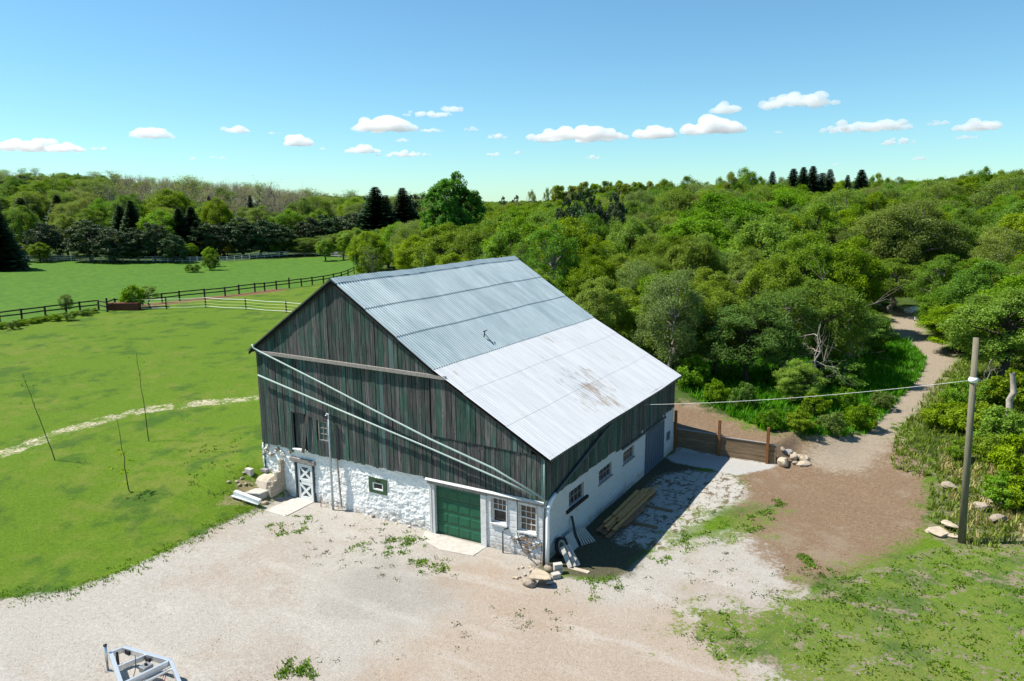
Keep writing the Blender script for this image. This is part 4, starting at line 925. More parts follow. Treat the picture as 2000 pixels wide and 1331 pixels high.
def spruce(name, seed, Ht, R, leafmat, dens=1.0, base=.05):
    rg = np.random.default_rng(seed); mb = MB(); mb.tube([(0, 0, -.3), (0, 0, Ht * .5), (0, 0, Ht * .98)], [.018 * Ht, .010 * Ht, .002 * Ht], 6)
    Vs = []; lvs = []; z = Ht * base
    while z < Ht * .985:
        f = z / Ht; r = R * (1 - f) ** .8 * rg.uniform(.85, 1.12) + .05; nb = max(6, int((15 if f < .6 else 10) * dens)); a0 = rg.uniform(0, 6.28)
        for k in range(nb):
            a = a0 + 6.283 * k / nb + rg.uniform(-.2, .2); rl = r * rg.uniform(.75, 1.1); d = np.array([math.cos(a), math.sin(a), 0]); sdv = np.array([-d[1], d[0], 0])
            m = max(3, int(rl / .30))
            for i in range(m):
                t = (i + .6) / m; p = d * rl * t + np.array([0, 0, z - rl * .42 * t + rl * .20 * t * t]) ; w = (.42 * (1 - t) + .14) * rl * .55 + .07 + .12 * (1 - f)
                for sgn in (-1, 1):
                    tip = p + sdv * sgn * w + d * w * .7 + np.array([0, 0, -w * .45 + rg.uniform(-.06, .06)]); h = .13 + .12 * (1 - f) + .07 * rl
                    Vs += [p - d * h, tip - d * h * .3, tip + d * h * .5, p + d * h * .8 + np.array([0, 0, .05])]; lvs += [np.clip(.25 + .5 * t + rg.normal(0, .15), 0, 1)] * 4
        z += Ht * .0165 * (1.15 - .5 * f) * 1.1 / dens
    V = np.array(Vs); return proto(name, mb, M['bark'], V, np.arange(len(V)).reshape(-1, 4), lvs, leafmat)
def bare(name, seed, Ht, leafmat, nleaf=900, twigs=9, bark=None, light=False):
    rg = np.random.default_rng(seed); mb = MB(); tk = limb(mb, rg, (0, 0, -.3), (rg.uniform(-.3, .3), 0, Ht * .92), .013 * Ht, .003 * Ht, 7, .03, sides=4); tips = []
    for i in range(twigs):
        t = rg.uniform(.35, .95); j = min(5, int(t * 6)); p = tk[j] + (tk[j + 1] - tk[j]) * (t * 6 - j if j < 6 else 0); a = rg.uniform(0, 6.28); ln = Ht * .30 * (1.25 - t * .7)
        q = p + np.array([math.cos(a) * ln * .55, math.sin(a) * ln * .55, ln * .9]); pts = limb(mb, rg, p, q, .005 * Ht, .0015 * Ht, 4, .06, sides=3); tips.append(q)
        for _ in range(1 if light else 4):
            e = pts[rg.integers(1, 4)] + np.array([rg.normal() * .10, rg.normal() * .10, rg.uniform(.08, .2)]) * Ht * .8; limb(mb, rg, pts[rg.integers(1, 3)], e, .0028 * Ht, .001 * Ht, 3, .06, sides=3); tips.append(e)
    tips = np.array(tips); V, F, lv = leaves(rg, tips, np.full(len(tips), Ht * .085), max(4, nleaf // len(tips)), .26, np.array([0, 0, Ht * .5]))
    return proto(name, mb, bark or M['bark_grey'], V, F, lv, leafmat)

P_ = {}
P_['ash1'] = broadleaf('leafy_tree', 1, 10, 3.4, .7, 21, 15, 105, .165, M['bark'], M['leaf_a'])
P_['ash2'] = broadleaf('leafy_tree', 2, 10, 3.0, .5, 20, 15, 105, .16, M['bark'], M['leaf_a'], 1.05)
P_['ash3'] = broadleaf('leafy_tree', 3, 10, 3.8, .8, 23, 15, 98, .17, M['bark'], M['leaf_b'])
P_['will1'] = broadleaf('willowy_tree', 4, 10, 3.2, 1.0, 22, 14, 92, .15, M['bark_grey'], M['leaf_c'], 1.15, crad=.19)
P_['will2'] = broadleaf('willowy_tree', 5, 11, 2.8, 1.2, 22, 13, 88, .15, M['bark_grey'], M['leaf_b'], 1.1)
P_['thin1'] = broadleaf('thin_tree', 6, 11, 2.7, 2.2, 15, 10, 40, .22, M['bark_pale'], M['leaf_c'], 1.2)
P_['maple'] = broadleaf('round_maple', 7, 17, 5.6, 2.2, 30, 20, 85, .33, M['bark'], M['leaf_maple'], .85, crad=.13, jit=.6)
P_['bush1'] = broadleaf('shrub', 8, 2.6, 1.7, .0, 11, 11, 55, .17, M['bark'], M['leaf_bush'], 1.0, crad=.2, stems=3)
P_['bush2'] = broadleaf('shrub', 9, 2.4, 1.5, .0, 10, 10, 55, .15, M['bark'], M['leaf_b'], 1.0, crad=.2, stems=3)
P_['pop'] = broadleaf('slim_poplar', 10, 13, 2.0, 3.5, 16, 12, 50, .27, M['bark_pale'], M['leaf_yel'], 1.3)
P_['amber'] = broadleaf('amber_tree', 12, 6, 2.6, 1.0, 12, 10, 45, .24, M['bark'], M['leaf_orange'])
P_['pine1'] = broadleaf('dark_pine', 13, 11, 3.2, -.6, 22, 13, 46, .30, M['bark'], M['needle_pine'], .95, crad=.15, jit=1.1)
P_['pine2'] = broadleaf('dark_pine', 14, 10, 3.6, .0, 20, 13, 44, .30, M['bark'], M['needle_pine'], .95, crad=.15, jit=1.1)
P_['spr1'] = spruce('spruce_tree', 15, 13, 2.7, M['needle']); P_['spr2'] = spruce('spruce_tree', 16, 13, 2.1, M['needle'], .9)
P_['bare1'] = bare('bare_tree', 17, 13, M['leaf_twig'], 420, 13); P_['bare2'] = bare('bare_tree', 18, 13, M['leaf_twig'], 700, 13); P_['bare3'] = bare('bare_tree', 19, 12, M['leaf_c'], 1300, 11)
PH = {'ash1': 10, 'ash2': 10, 'ash3': 10, 'will1': 10, 'will2': 11, 'thin1': 11, 'maple': 17, 'bush1': 2.6, 'bush2': 2.4, 'pop': 13, 'amber': 6, 'pine1': 11, 'pine2': 10, 'spr1': 13, 'spr2': 13, 'bare1': 13, 'bare2': 13, 'bare3': 12}
PR = {'ash1': 3.4, 'ash2': 3.0, 'ash3': 3.8, 'will1': 3.2, 'will2': 2.8, 'thin1': 2.7, 'maple': 5.6, 'bush1': 1.7, 'bush2': 1.5, 'pop': 2.0, 'amber': 2.6, 'pine1': 3.2, 'pine2': 3.6, 'spr1': 2.7, 'spr2': 2.1, 'bare1': 2.4, 'bare2': 2.4, 'bare3': 2.4}
USED = {}
def plant(kind, x, y, ht, wid, label, cat='tree', group=None, sink=.0, name=None):
    o = P_[kind] if kind not in USED else copy_tree(P_[kind]); USED[kind] = 1
    sz = ht / PH[kind]; sx = wid / PR[kind]
    o.location = (x, y, h1(x, y) - sink); o.scale = (sx * random.uniform(.93, 1.07), sx * random.uniform(.93, 1.07), sz); o.rotation_euler = (0, 0, random.uniform(0, 6.28))
    if name: o.name = name
    for k in ('label', 'category', 'group'):
        if k in o: del o[k]
    return tag(o, label, cat, group)
TAKEN = []
def tree_at(kind, u, vt, depth, label, wpx=None, cat='tree', group=None, name=None):     # top seen at (u, vt) at that depth
    x, y = xy(u, depth); zt = CAM[2] + (hor(u) - vt) / FPX * depth; ht = max(1.2, zt - h1(x, y))
    wid = wpx / 2 / FPX * depth if wpx else ht * PR[kind] / PH[kind]
    TAKEN.append((x, y, wid)); return plant(kind, x, y, ht, wid, label, cat, group, name=name)

def instanced(name, label, items, cat='wood'):
    """one uncountable mass of trees: points carrying kind, turn and size, a crown set on each"""
    kinds = sorted({i[0] for i in items}); n = len(items); me = bpy.data.meshes.new(name); me.vertices.add(n)
    me.vertices.foreach_set('co', np.array([(i[1], i[2], h1(i[1], i[2])) for i in items], np.float32).ravel())
    a = me.attributes.new('kindn', 'INT', 'POINT'); a.data.foreach_set('value', [kinds.index(i[0]) for i in items])
    a = me.attributes.new('size3', 'FLOAT_VECTOR', 'POINT'); a.data.foreach_set('vector', np.array([(i[4] / PR[i[0]], i[4] / PR[i[0]], i[3] / PH[i[0]]) for i in items], np.float32).ravel())
    a = me.attributes.new('turn', 'FLOAT_VECTOR', 'POINT'); a.data.foreach_set('vector', np.array([(0, 0, random.uniform(0, 6.28)) for i in items], np.float32).ravel())
    o = bpy.data.objects.new(name, me); COL.objects.link(o)
    g = bpy.data.node_groups.new(name, 'GeometryNodeTree'); g.interface.new_socket('Geometry', in_out='INPUT', socket_type='NodeSocketGeometry'); g.interface.new_socket('Geometry', in_out='OUTPUT', socket_type='NodeSocketGeometry')
    gi = g.nodes.new('NodeGroupInput'); go = g.nodes.new('NodeGroupOutput'); jn = g.nodes.new('GeometryNodeJoinGeometry')
    def na(nm, t): q = g.nodes.new('GeometryNodeInputNamedAttribute'); q.data_type = t; q.inputs[0].default_value = nm; return [x for x in q.outputs if x.enabled][0]
    kn, sz, tn = na('kindn', 'INT'), na('size3', 'FLOAT_VECTOR'), na('turn', 'FLOAT_VECTOR')
    for ki, kd in enumerate(kinds):
        for part in P_[kd].children:
            cmp = g.nodes.new('FunctionNodeCompare'); cmp.data_type = 'INT'; cmp.operation = 'EQUAL'; cmp.inputs[3].default_value = ki; g.links.new(kn, cmp.inputs[2])
            oi = g.nodes.new('GeometryNodeObjectInfo'); oi.inputs['Object'].default_value = part; oi.inputs['As Instance'].default_value = True
            ip = g.nodes.new('GeometryNodeInstanceOnPoints'); g.links.new(gi.outputs[0], ip.inputs['Points']); g.links.new(cmp.outputs[0], ip.inputs['Selection']); g.links.new(oi.outputs['Geometry'], ip.inputs['Instance'])
            g.links.new(tn, ip.inputs['Rotation']); g.links.new(sz, ip.inputs['Scale']); g.links.new(ip.outputs[0], jn.inputs[0])
    g.links.new(jn.outputs[0], go.inputs[0]); md = o.modifiers.new('crowns', 'NODES'); md.node_group = g
    return tag(o, label, cat, None, 'stuff')

# --- trees that stand out
tree_at('maple', 888, 337, 128, 'tall round bright green maple rising above everything behind the barn ridge', 122)
for u, v, d, w, k, lb in [(741, 364, 205, 44, 'spr1', 'tall dark spruce with twin tops left of the round maple'), (760, 380, 207, 30, 'spr2', 'smaller dark spruce touching the right side of the twin topped spruce'),
        (793, 366, 215, 40, 'spr1', 'dark spruce midway between the twin topped spruce and the round maple'), (822, 376, 222, 36, 'pine1', 'dark pine at the left edge of the round maple'), (843, 378, 225, 30, 'spr2', 'slim dark spruce directly left of the round maple'),
        (1501, 335, 185, 20, 'spr2', 'leftmost lone dark spruce on the right skyline'), (1541, 330, 186, 30, 'spr1', 'dark spruce starting the cluster on the right skyline'), (1560, 327, 184, 28, 'spr1', 'second dark spruce of the cluster on the right skyline'),
        (1578, 325, 186, 28, 'spr1', 'tallest dark spruce in the middle of the right skyline cluster'), (1597, 338, 188, 30, 'spr2', 'lower dark spruce right of the tallest one on the skyline'), (1611, 331, 185, 22, 'spr2', 'last dark spruce at the right end of the skyline cluster'),
        (1645, 342, 186, 16, 'spr2', 'tiny dark spruce tip standing alone on the right skyline'), (1671, 332, 184, 32, 'spr1', 'broad dark spruce alone right of the skyline cluster'),
        (1992, 330, 165, 24, 'spr2', 'dark spruce at the right edge of the photo'), (10, 395, 150, 90, 'spr1', 'huge nearly black spruce at the left edge of the photo'), (-30, 400, 152, 90, 'spr1', 'black spruce cut off by the left edge of the photo')]:
    tree_at(k, u, v, d, lb, w * (1.0 if d < 160 else 2.6))
for u, v, d, w, lb in [(1135, 365, 112, 62, 'wide dark pine left of the pair below the yellow poplars'), (1165, 372, 110, 60, 'dark pine with the blackest hollow below the yellow poplars'), (1205, 368, 114, 56, 'dark pine right of the blackest hollow below the yellow poplars'), (1105, 378, 116, 44, 'narrow dark pine at the left end below the yellow poplars'), (1010, 378, 230, 22, 'far small dark pine right of the round maple on the skyline'), (985, 380, 235, 20, 'far tiny dark pine on the skyline next to the round maple')]:
    tree_at('pine1', u, v, d, lb, w)
for i in range(19):
    tree_at('pop', 1088 + i * 11.4 + random.uniform(-5, 5), 351 + random.uniform(-5, 7) + (8 if i < 2 else 0), 172 + random.uniform(-6, 6), 'yellowish slim poplar in the airy row on the skyline right of centre', 30, group='yellow poplars on the skyline')
for u, v, d, w in [(1042, 362, 170, 26), (1072, 357, 168, 22)]: tree_at('thin1', u, v, d, 'thin open tree poking up at the left end of the yellow poplar row', w, group='thin trees by the poplars')
tree_at('ash1', 1450, 322, 165, 'tallest dense green tree on the right skyline left of the spruces', 58); tree_at('ash2', 1425, 332, 166, 'dense green tree leaning on the tallest one of the right skyline', 50)
for i, (u, v, d, w, k) in enumerate([(1215,353,176,44,'will1'),(1300,346,172,52,'ash2'),(1342,342,168,60,'ash3'),(1378,350,175,40,'will2'),(1402,341,170,40,'ash1'),(1480,344,172,44,'ash3'),(1522,345,178,34,'will1'),(1630,350,178,40,'ash2'),(1700,335,172,36,'ash2'),(1722,346,168,36,'ash3'),(1745,341,176,44,'will2'),(1790,352,170,46,'ash1'),(1830,344,165,50,'ash3'),(1860,338,162,44,'ash2'),(1882,328,166,40,'ash1'),(1905,325,160,46,'ash3'),(1932,329,158,44,'ash2'),(1957,333,160,40,'will1'),(1975,326,162,36,'ash1'),(2020,330,160,60,'ash2')]):
    tree_at(k, u, v, d, ('willowy crown' if k[0] == 'w' else 'leafy crown') + ' breaking the right skyline ' + ('just right of the yellow poplars' if u < 1320 else 'left of the tallest skyline tree' if u < 1440 else 'behind the skyline spruces' if u < 1690 else 'right of the last skyline spruce' if u < 1810 else 'on the high rise at the right edge'), w, group='crowns on the right skyline')
# left tree line beyond the pasture: (kind, column, top, depth, width)
LEFT = [('ash3',55,398,178,70),('pine2',100,430,172,80),('ash1',140,412,182,60),('pine1',185,425,170,90),('pine2',230,440,168,80),('spr1',270,390,182,40),('spr2',248,400,184,34),('ash2',190,402,190,60),
 ('pine1',275,440,170,70),('pine2',310,430,172,70),('ash1',325,403,180,80),('spr1',360,405,180,40),('spr1',385,402,182,42),('pine2',345,452,170,60),('pine1',405,424,182,64),('ash1',435,378,190,60),('pine2',440,430,186,80),('pine1',480,420,186,80),
 ('pine2',515,425,188,90),('pine1',555,432,190,70),('will2',520,395,205,70),('ash3',600,384,220,60),('ash1',630,404,212,60),('pine2',610,420,200,70),('pine1',650,415,202,80),('pine2',690,412,205,90),('pine1',725,418,206,70),('ash1',575,402,212,50),
 ('will1',600,462,190,70),('will1',640,458,192,60),('ash2',655,455,188,40),('ash2',672,448,192,50),('ash1',700,440,178,60),('ash1',545,462,188,30),('ash1',45,470,166,40),('ash2',85,470,166,40),('ash1',225,455,172,36),('ash1',245,468,170,30),('will2',15,370,230,60),('spr2',60,385,210,36),('spr1',130,380,215,36)]
_LB = {'p': ('dark grey-green pine in the tree belt beyond the pasture', 'pines in the belt beyond the pasture'), 's': ('dark pointed spruce in the tree belt beyond the pasture', 'spruces in the belt beyond the pasture'), 'a': ('green leafy tree in the tree belt beyond the pasture', 'leafy trees in the belt beyond the pasture'), 'w': ('soft grey-green willowy tree in the tree belt beyond the pasture', 'willowy trees in the belt beyond the pasture')}
def lz(u): return 'near the huge black spruce' if u < 120 else 'behind the left end of the pasture' if u < 240 else 'left of the orange trees' if u < 365 else 'just above the orange trees' if u < 470 else 'above the pale drive' if u < 570 else 'right of the pale drive' if u < 660 else 'towards the round maple'
for k, u, v, d, w in LEFT:
    lk = {'p': 'dark grey-green pine', 's': 'dark pointed spruce', 'a': 'green leafy tree', 'w': 'willowy grey-green tree'}[k[0]] + (' standing at the far fence ' if d < 174 else ' in the belt beyond the pasture ') + lz(u)
    tree_at(k, u, v, d, lk, w * (2.0 if k[0] == 's' else 1), group=lk)
tree_at('amber', 405, 453, 182, 'larger orange-leaved tree behind the pale rail fence', 50); tree_at('amber', 448, 465, 184, 'smaller yellow-orange tree right of the larger orange one', 28); tree_at('amber', 530, 470, 190, 'faint orange tree by the pale drive', 24)
tree_at('ash2', 376, 472, 176, 'bright green small tree left of the orange tree', 34); tree_at('ash1', 413, 478, 162, 'round green tree in front of the larger orange tree', 30)
def at_tree(kind, u, vb, vt, wpx, label, cat='shrub', group=None, name=None):
    p = at(u, vb); dep = float((p - CAM) @ FW); ht = (vb - vt) / FPX * dep * 1.03; TAKEN.append((p[0], p[1], wpx / 2 / FPX * dep)); return plant(kind, p[0], p[1], ht, wpx / 2 / FPX * dep, label, cat, group, name=name)
at_tree('bush2', 412, 528, 498, 34, 'low dark shrub standing alone in the pasture'); at_tree('bush2', 376, 532, 517, 34, 'flattened brush heap beside the lone pasture shrub', name='brush_heap')
at_tree('will1', 132, 613, 574, 24, 'small dark young tree standing at the brown rail fence', 'tree'); at_tree('bush1', 262, 603, 560, 50, 'rounded straggly shrub over the rusty box at the fence'); at_tree('thin1', 292, 600, 556, 40, 'airy young tree right of the fence shrub', 'tree')
for i in range(16):
    u = -30 + i * 14; at_tree(random.choice(['bush1', 'bush2']), u, 640 - u * .155 + random.uniform(-4, 6) + 2, 640 - u * .155 - 9, 26, 'low weedy shrub along the foot of the brown rail fence', group='weeds along the rail fence')

# --- big wood: fill by rows from near to far
def reg(u, d):
    if u < 1135: return 'behind the barn roof'
    if u < 1480: return 'right of the barn roof'
    if u < 1760: return 'just left of the track'
    return 'right of the track'
TR = np.array(TRACK)
def dtrack(x, y):
    d = 1e9
    for a, b in zip(TR[:-1], TR[1:]):
        e = b - a; t = np.clip(((x - a[0]) * e[0] + (y - a[1]) * e[1]) / (e @ e), 0, 1); d = min(d, math.hypot(x - a[0] - t * e[0], y - a[1] - t * e[1]))
    return d
NEAR = [(1205,690,560,100,'ash2'),(1255,712,590,110,'ash1'),(1330,725,600,120,'ash1'),(1455,752,585,150,'ash3'),(1400,735,560,130,'ash1'),(1530,740,560,130,'will1'),(1600,735,545,140,'ash3'),(1655,705,590,120,'will2'),(1560,790,700,70,'ash2'),(1690,690,605,80,'bush2'),(1350,760,700,60,'bush1'),(1640,760,700,80,'bush2'),(1150,640,520,90,'ash3'),(1165,590,500,80,'ash1')]
NL = ['small leafy tree hugging the upper edge of the tin roof', 'leafy tree at the right edge of the tin roof', 'leafy tree behind the white roof corner', 'broad tree with a visible grey trunk behind the plank wall', 'leafy tree left of the broad grey-trunked tree', 'greyish tree beside the pale dead snag', 'dark broad tree right of the dead snag', 'dark dense tree at the inside of the track bend', 'bright green sapling growing in front of the dead snag', 'dark bush at the inside of the track bend', 'low bright bush behind the white roof corner', 'dark bush in the long grass below the snag', 'leafy tree touching the far end of the ridge', 'tree behind the far end of the barn ridge']
for (u, vb, vt, w, k), lb in zip(NEAR, NL): at_tree(k, u, vb, vt, w * 1.25, lb, 'tree' if k[0] != 'b' else 'shrub')
RIGHT = [(1960,745,555,170,'ash1','broad bright tree with a twisted pale trunk right of the utility pole'),(1870,690,590,120,'ash2','leafy tree whose boughs hang over the track'),(2010,720,520,160,'ash1','leafy tree cut by the right edge above the pole'),(1850,660,560,100,'ash3','leafy tree at the outer side of the track bend'),(1900,640,500,120,'ash1','tree above the top of the utility pole'),(1835,640,492,90,'will2','narrow tree where the track disappears'),(1740,610,500,110,'will2','willowy tree at the far end of the track')]
for u, vb, vt, w, k, lb in RIGHT: at_tree(k, u, vb, vt, w * 1.2, lb, 'tree')
for i, (u, vb, vt, w) in enumerate([(1845,835,790,90),(1900,850,790,90),(1960,880,800,110),(1935,905,850,80),(1990,940,850,110),(1960,990,930,90),(1995,1000,930,80),(1875,900,860,50),(1870,800,745,60),(1985,800,730,100),(1940,790,745,70)]):
    at_tree('bush1', u, vb, vt, w, ['yellow-green shrub at the track edge, lowest one left of the utility pole', 'yellow-green shrub just behind the upper part of the utility pole', 'wide yellow-green shrub below the twisted trunk', 'smaller shrub between the pole and the wide shrub under the twisted trunk',
        'yellow-green shrub at the right edge of the photo, middle of the bank', 'bright shrub low on the bank nearest to the boulders', 'shrub cut by the right edge just above the lawn', 'small shrub half hidden by the utility pole', 'shrub at the track edge below the pole band', 'broad shrub at the right edge around the twisted trunk', 'shrub just left of the twisted trunk'][i], 'shrub', 'shrubs on the weedy bank')
for i, (u, vb, vt, w) in enumerate([(1500, 838, 800, 50), (1560, 842, 805, 60), (1620, 846, 806, 55), (1680, 838, 790, 60), (1450, 800, 750, 60), (1400, 790, 745, 50), (1720, 800, 765, 45), (1590, 815, 770, 60), (1650, 800, 760, 55)]):
    at_tree(['bush2', 'bush1'][i % 2], u, vb, vt, w, ['dark', 'yellow-green'][i % 2] + ' low bush in the long grass inside the track bend', 'shrub', ['dark', 'yellow-green'][i % 2] + ' bushes in the long grass')
cnt = 0
LOOK = {'a': 'green leafy tree', 'w': 'grey-green willowy tree', 't': 'airy pale-barked tree', 'p': 'dark pine', 'b': 'grey leafless tree', 's': 'dark spruce'}
def where(u, f):
    side = ('behind the left half of the ridge' if u < 830 else 'behind the middle of the ridge' if u < 960 else 'past the far ridge end' if u < 1110 else 'above the tin roof edge' if u < 1240 else 'above the white roof corner'
            if u < 1370 else 'above the grey-trunked tree' if u < 1500 else 'above the pale dead snag' if u < 1620 else 'left of the track end' if u < 1745 else 'above the track end' if u < 1850 else 'above the utility pole' if u < 1950 else 'right of the utility pole')
    return ('in the lower wood ' if f < .2 else 'in the middle wood ' if f < .5 else 'in the upper wood ' if f < .78 else 'on the wood skyline ') + side
CAND = []; d = 47.0
while d < 178:
    sp = 4.4 + (d - 47) * .024; u = 560 + random.uniform(0, 30)
    while u < 2260:
        dd = d + random.uniform(-.45, .45) * sp; uu = u + random.uniform(-.25, .25) * sp / dd * FPX; x, y = xy(uu, dd); u += sp / dd * FPX
        lim = 116 if uu < 860 else 92 if uu < 980 else 72 if uu < 1130 else 52
        if dd < lim or (uu < 720 and dd < 172) or dtrack(x, y) < 4.2 or (y < 27 and x < 18) or y < 16: continue
        if dd < 66 and 1330 < uu < 1800: continue
        if dd < 58 and uu >= 1800 and x < 17.5: continue
        if any(math.hypot(x - a, y - b) < .55 * w + 1.0 for a, b, w in TAKEN): continue
        tgt = np.interp(uu, [560, 690, 720, 780, 860, 930, 1000, 1080, 1200, 1300, 1420, 1500, 1600, 1700, 1800, 1900, 2000, 2300], [452, 452, 440, 425, 425, 410, 392, 385, 366, 360, 352, 352, 368, 360, 348, 336, 330, 330])
        zc = CAM[2] + (hor(uu) - tgt) / FPX * dd; ht = 7.4 + (dd - 47) * .045 + random.gauss(0, 1.6); g = h1(x, y)
        ht = min(ht, zc - g + random.uniform(-1.2, .15))
        if ht < 2.2: continue
        k = random.choices(['ash1', 'ash2', 'ash3', 'will1', 'will2', 'thin1'], [4, 4, 3, 2.6, 2.4, .9])[0]
        CAND.append((k, x, y, ht, max(1.9, ht * PR[k] / PH[k] * random.uniform(.9, 1.3)), uu, dd))
    d += sp * .92
CAND.sort(key=lambda c: -c[4] / c[6]); FAR = []; n_leaf = 0
for k, x, y, ht, wd, uu, dd in CAND:
    vis = -40 < uu < 2060
    if (k[0] == 'a' and n_leaf >= 205) or not vis: FAR.append((k, x, y, ht, wd)); continue
    n_leaf += k[0] == 'a'; f = (dd - 50) / 125
    lb = ('tall ' if ht > 10.5 else 'small ' if ht < 6.5 else '') + LOOK[k[0]]; wz = where(uu, f)
    plant(k, x, y, ht, wd, lb + ' ' + wz, 'tree', lb + 's ' + wz)
if FAR: instanced('wood_canopy', 'leafy crowns filling the back of the wood, too many to count', FAR)
# --- hillside wood far left: the front rows tree by tree, the rest as one mass
HILL = []; cnt = 0
for d in np.arange(205, 520, 12):
    u = -120 + random.uniform(0, 30)
    while u < 900:
        dd = d + random.uniform(-5, 5); x, y = xy(u, dd); st = (9.5 if d > 230 else 11.5) / dd * FPX; uu = u; u += st * random.uniform(.7, 1.3)
        if any(math.hypot(x - a, y - b) < w for a, b, w in TAKEN): continue
        tgt = np.interp(uu, [-200, 0, 120, 230, 330, 450, 560, 640, 760, 900], [340, 345, 337, 346, 352, 362, 372, 380, 386, 392])
        zc = CAM[2] + (hor(uu) - tgt) / FPX * dd; g = h1(x, y); ht = min(14 + random.gauss(0, 2), zc - g + random.uniform(-1.5, .8))
        if ht < 4: continue
        gz = ss(215, 300, uu) * (1 - ss(590, 660, uu)) if dd > 232 else 0
        k = random.choices(['bare1', 'bare2', 'bare3', 'ash3', 'will1', 'will2', 'spr2', 'pine1'], [8, 7, 1.5, .15, .35, .2, .12, .05])[0] if random.random() < gz else random.choices(['bare3', 'bare2', 'ash3', 'ash1', 'will1', 'will2', 'spr2', 'pine1'], [1.2, .6, 1.6, 1.6, 3, 2.5, .7, .5])[0]
        wd = max(2.4, ht * PR[k] / PH[k] * 1.2)
        if d > 262: HILL.append((k, x, y, ht, wd)); continue
        lk = LOOK[k[0]]; zn = 'far left' if uu < 150 else 'left of the bare grey patch' if uu < 270 else 'below the bare grey patch' if uu < 560 else 'right of the bare grey patch' if uu < 720 else 'left of the round maple'
        plant(k, x, y, ht, wd, lk + ' behind the pine belt, ' + zn + ' on the hillside', 'tree', lk + 's on the hillside ' + zn); cnt += 1
instanced('hillside_wood', 'wooded hillside with a broad patch of bare grey trees far beyond the pasture', HILL)
BACK = []
for d in (200, 225, 255, 290, 340, 400, 520):
    u = 850
    while u < 2400:
        dd = d + random.uniform(-10, 10); x, y = xy(u, dd); uu = u; u += 6.5 / dd * FPX * random.uniform(.7, 1.3)
        tgt = np.interp(uu, [850, 980, 1100, 1200, 1500, 1800, 2000, 2300], [392, 392, 390, 368, 356, 350, 336, 336]); g = h1(x, y)
        ht = min(13 + random.gauss(0, 2), CAM[2] + (hor(uu) - tgt) / FPX * dd - g)
        if ht < 3: continue
        k = random.choice(['ash1', 'ash2', 'ash3', 'will1', 'will2', 'pine1']); BACK.append((k, x, y, ht, max(3, ht * PR[k] / PH[k] * 1.2)))
instanced('distant_wood', 'distant leafy wood closing the horizon', BACK)
print('trees', n_leaf, cnt, len(FAR), len(HILL), len(BACK))

# dead snags
def snag(name, u, vb, vt, label, bark, seed, spread=.5, n=7):
    rg = np.random.default_rng(seed); p = at(u, vb); dep = float((p - CAM) @ FW); ht = (vb - vt) / FPX * dep; o = empty(name, p, label, 'dead tree'); mb = MB()
    tk = limb(mb, rg, (0, 0, -.2), (ht * .06, 0, ht), .055 * math.sqrt(ht), .03, 7, .05, sides=6); mb.build('trunk', bark, o, True)
    for i in range(n):
        mb = MB(); q = tk[rg.integers(1, 6)]; a = rg.uniform(0, 6.28); e = q + np.array([math.cos(a) * spread, math.sin(a) * spread, rg.uniform(-.4, .7)]) * ht * .45; pts = limb(mb, rg, q, e, .035, .012, 5, .15, sides=4)
        for _ in range(7): limb(mb, rg, pts[rg.integers(1, 5)], e + rg.normal(size=3) * ht * .14, .012, .004, 4, .15, sides=3)
        mb.build('branch', bark, o, True)
snag('dead_snag', 1585, 772, 632, 'pale bleached dead snag among the green trees left of the track', M['bark_pale'], 5, .7, 7)
snag('dead_tree', 1648, 742, 572, 'leafless grey twiggy tree left of the track bend', M['bark_grey'], 9, .8, 9)
snag('dead_tree', 1925, 770, 700, 'grey dead branches hanging beside the twisted trunk right of the pole', M['bark_grey'], 12, .9, 6)
# twisted trunk and leaning log on the bank
p = at(1972, 835); mb = MB(); limb(mb, np.random.default_rng(8), (0, 0, -.2), (-.15, .3, 3.4), .24, .15, 7, .05, sides=8); o = mb.build('twisted_trunk', M['bark_pale'], None, True); o.location = p; tag(o, 'twisted bleached trunk leaning on the bank at the right edge', 'trunk')

# saplings on the lawn
def sapling(u, vb, ut, vt, label, seed, nl):
    p = at(u, vb); dep = float((p - CAM) @ FW); ht = (vb - vt) / FPX * dep * 1.02; side = (ut - u) / FPX * dep + .12 * ht * (u - 1000) / 1400 * -1 * 0; top = RT * side + np.array([0, 0, ht]); rg = np.random.default_rng(seed)
    o = empty('sapling', p, label, 'sapling'); mb = MB(); pts = limb(mb, rg, (0, 0, -.1), top, .030, .010, 9, .012, sides=5)
    for i in range(5): q = pts[rg.integers(4, 9)]; limb(mb, rg, q, q + np.array([rg.normal() * .12, rg.normal() * .12, .35]), .008, .003, 3, .05, sides=3)
    mb.build('trunk', M['bark'], o, True)
    cen = np.array([pts[rg.integers(2, 6) if nl > 60 else rg.integers(5, 9)] + rg.normal(size=3) * np.array([.3, .3, .25]) for _ in range(14)])
    V, F, lv = leaves(rg, cen, np.full(14, .14), max(2, nl // 14), .12, np.array(pts[4])); mesh_np('crown', V, F, M['leaf_bush'], o, False, {'lv': lv})
sapling(108, 900, 66, 728, 'leftmost bare whip sapling leaning left on the lawn', 1, 28); sapling(291, 862, 284, 690, 'straight bare sapling standing beside the stony lawn path', 2, 28); sapling(253, 960, 244, 820, 'short sapling with a few leaves, nearest to the driveway', 3, 150)

